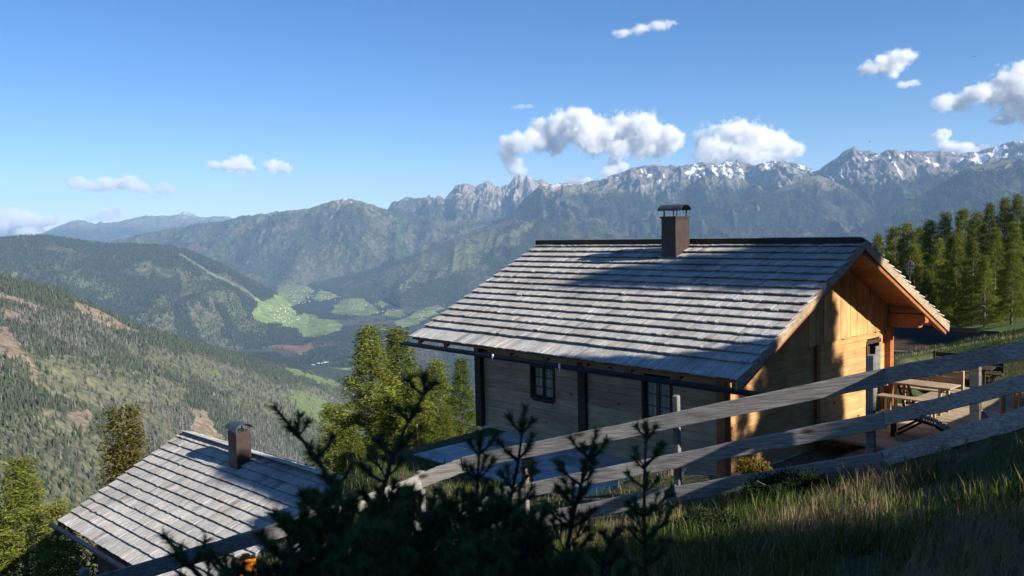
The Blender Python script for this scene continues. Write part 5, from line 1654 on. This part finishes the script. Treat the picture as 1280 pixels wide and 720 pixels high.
cloud("largest white cloud, an arch with one leg touching the pale rock massif", [(641, 206, 11, 1.4), (636, 186, 14, 1.1), (655, 178, 15, .8), (678, 170, 20, .9), (705, 158, 21, .85), (728, 160, 23, .9), (752, 168, 22, .8), (780, 166, 24, .9), (803, 163, 21, .9), (822, 178, 24, .8), (838, 172, 15, .7), (650, 216, 9, 1.0), (690, 182, 15, .8), (742, 180, 18, .8), (772, 186, 15, .8), (715, 150, 16, .8), (800, 184, 16, .8)], seed=1)
cloud("heaped white cloud standing on the snowy range to the right of the arched one", [(885, 178, 16, 1.1), (893, 192, 22, .8), (918, 172, 22, .9), (915, 192, 26, .7), (945, 178, 24, .9), (965, 186, 26, .7), (985, 188, 18, .6), (932, 196, 30, .5)], seed=2)
cloud("thin wispy cloud highest in the sky", [(778, 42, 12, .35), (800, 37, 14, .35), (824, 32, 14, .35), (838, 29, 8, .4)], dens=.004, seed=3, wisp=.6)
cloud("small ragged white cloud alone high on the right", [(1088, 84, 12, .6), (1106, 82, 14, .7), (1120, 78, 14, .9), (1132, 72, 12, .7), (1118, 94, 7, .8)], dens=.007, seed=4, wisp=.6)
cloud("tiny flat cloud just below the small ragged one", [(1130, 106, 9, .45), (1141, 104, 8, .5)], dens=.005, seed=5)
cloud("big white cloud cut by the edge of the picture, drawn out to a tail", [(1180, 130, 14, .7), (1198, 128, 16, .7), (1222, 117, 17, .6), (1245, 118, 20, .7), (1262, 108, 20, .8), (1280, 104, 26, .9), (1275, 130, 20, .8), (1255, 150, 14, .5), (1300, 125, 34, .9)], seed=6, dens=.008)
cloud("low white cloud lying behind the crest on the right", [(1176, 170, 10, .9), (1184, 184, 12, .6), (1204, 187, 16, .5), (1224, 186, 12, .4)], seed=7)
cloud("long flat cloud over the far mountains", [(97, 230, 13, .6), (115, 233, 13, .5), (135, 231, 15, .6), (158, 229, 16, .55), (178, 235, 12, .5)], seed=8, dens=.007)
cloud("little round cloud at the end of the long flat one", [(204, 237, 10, .65), (213, 238, 8, .5)], seed=9, dens=.007)
cloud("small bright cloud with a rounded top over the valley, larger of a pair", [(268, 207, 9, .6), (288, 208, 11, .7), (300, 205, 13, .85), (312, 209, 9, .6)], seed=10)
cloud("small bright cloud over the valley, smaller of a pair", [(338, 209, 9, .8), (348, 207, 10, .9), (359, 211, 9, .6)], seed=11)
cloud("warm white cloud bank lying on the horizon at the picture's edge", [(-20, 282, 34, .6), (14, 278, 24, .6), (35, 275, 20, .5), (58, 277, 16, .4), (20, 288, 30, .5)], seed=12)
cloud("grey blue cloud scrap behind the farthest mountains", [(118, 272, 12, .6), (134, 268, 14, .6), (148, 274, 10, .8)], seed=13, dens=.004)
cloud("small puff rising behind the crest between the two large clouds", [(766, 204, 9, .8), (776, 210, 11, .8), (764, 216, 14, .6)], seed=14)
cloud("flat white cloud edge peeping over the rocky crest", [(720, 225, 13, .5), (735, 226, 10, .4)], seed=15)
cloud("faint tiny cloud shred above the arched cloud", [(650, 133, 8, .45), (660, 133, 7, .4)], seed=16, dens=.002)

# ---------------------------------------------------------------- two birds in the sky
M_bird = plain("dark_feathers", (.02, .02, .022), .8)
for (px_, py_, Y_, rz, lab) in [(1218, 71, 160, .5, "tiny dark bird high in the sky near the cloud with the tail"), (1087, 177, 190, 2.2, "tiny dark bird flying just above the snowy range")]:
    c_ = at(px_, py_, Y_); mb = MB(); f = local((0, 0, 0), rz)
    mb.tube([f(-.19, 0, 0), f(-.08, 0, .01), f(.08, 0, .015), f(.17, 0, .03), f(.22, 0, .025)], [.012, .05, .055, .035, .008], 7)
    for s_ in (-1, 1):
        mb.hexa([f(-.06, .02 * s_, .03), f(.08, .02 * s_, .03), f(.05, .28 * s_, .10), f(-.05, .28 * s_, .10), f(-.06, .02 * s_, .045), f(.08, .02 * s_, .045), f(.05, .28 * s_, .11), f(-.05, .28 * s_, .11)])
        mb.hexa([f(-.05, .283 * s_, .10), f(.05, .283 * s_, .10), f(-.06, .55 * s_, .06), f(-.09, .55 * s_, .06), f(-.05, .283 * s_, .11), f(.05, .283 * s_, .11), f(-.06, .55 * s_, .068), f(-.09, .55 * s_, .068)])
    mb.hexa([f(-.33, -.07, .0), f(-.17, -.02, .0), f(-.17, .02, .0), f(-.33, .07, .0), f(-.33, -.07, .01), f(-.17, -.02, .012), f(-.17, .02, .012), f(-.33, .07, .01)])
    o = mb.build("bird", M_bird); o.location = c_
    tag(o, lab, "bird")
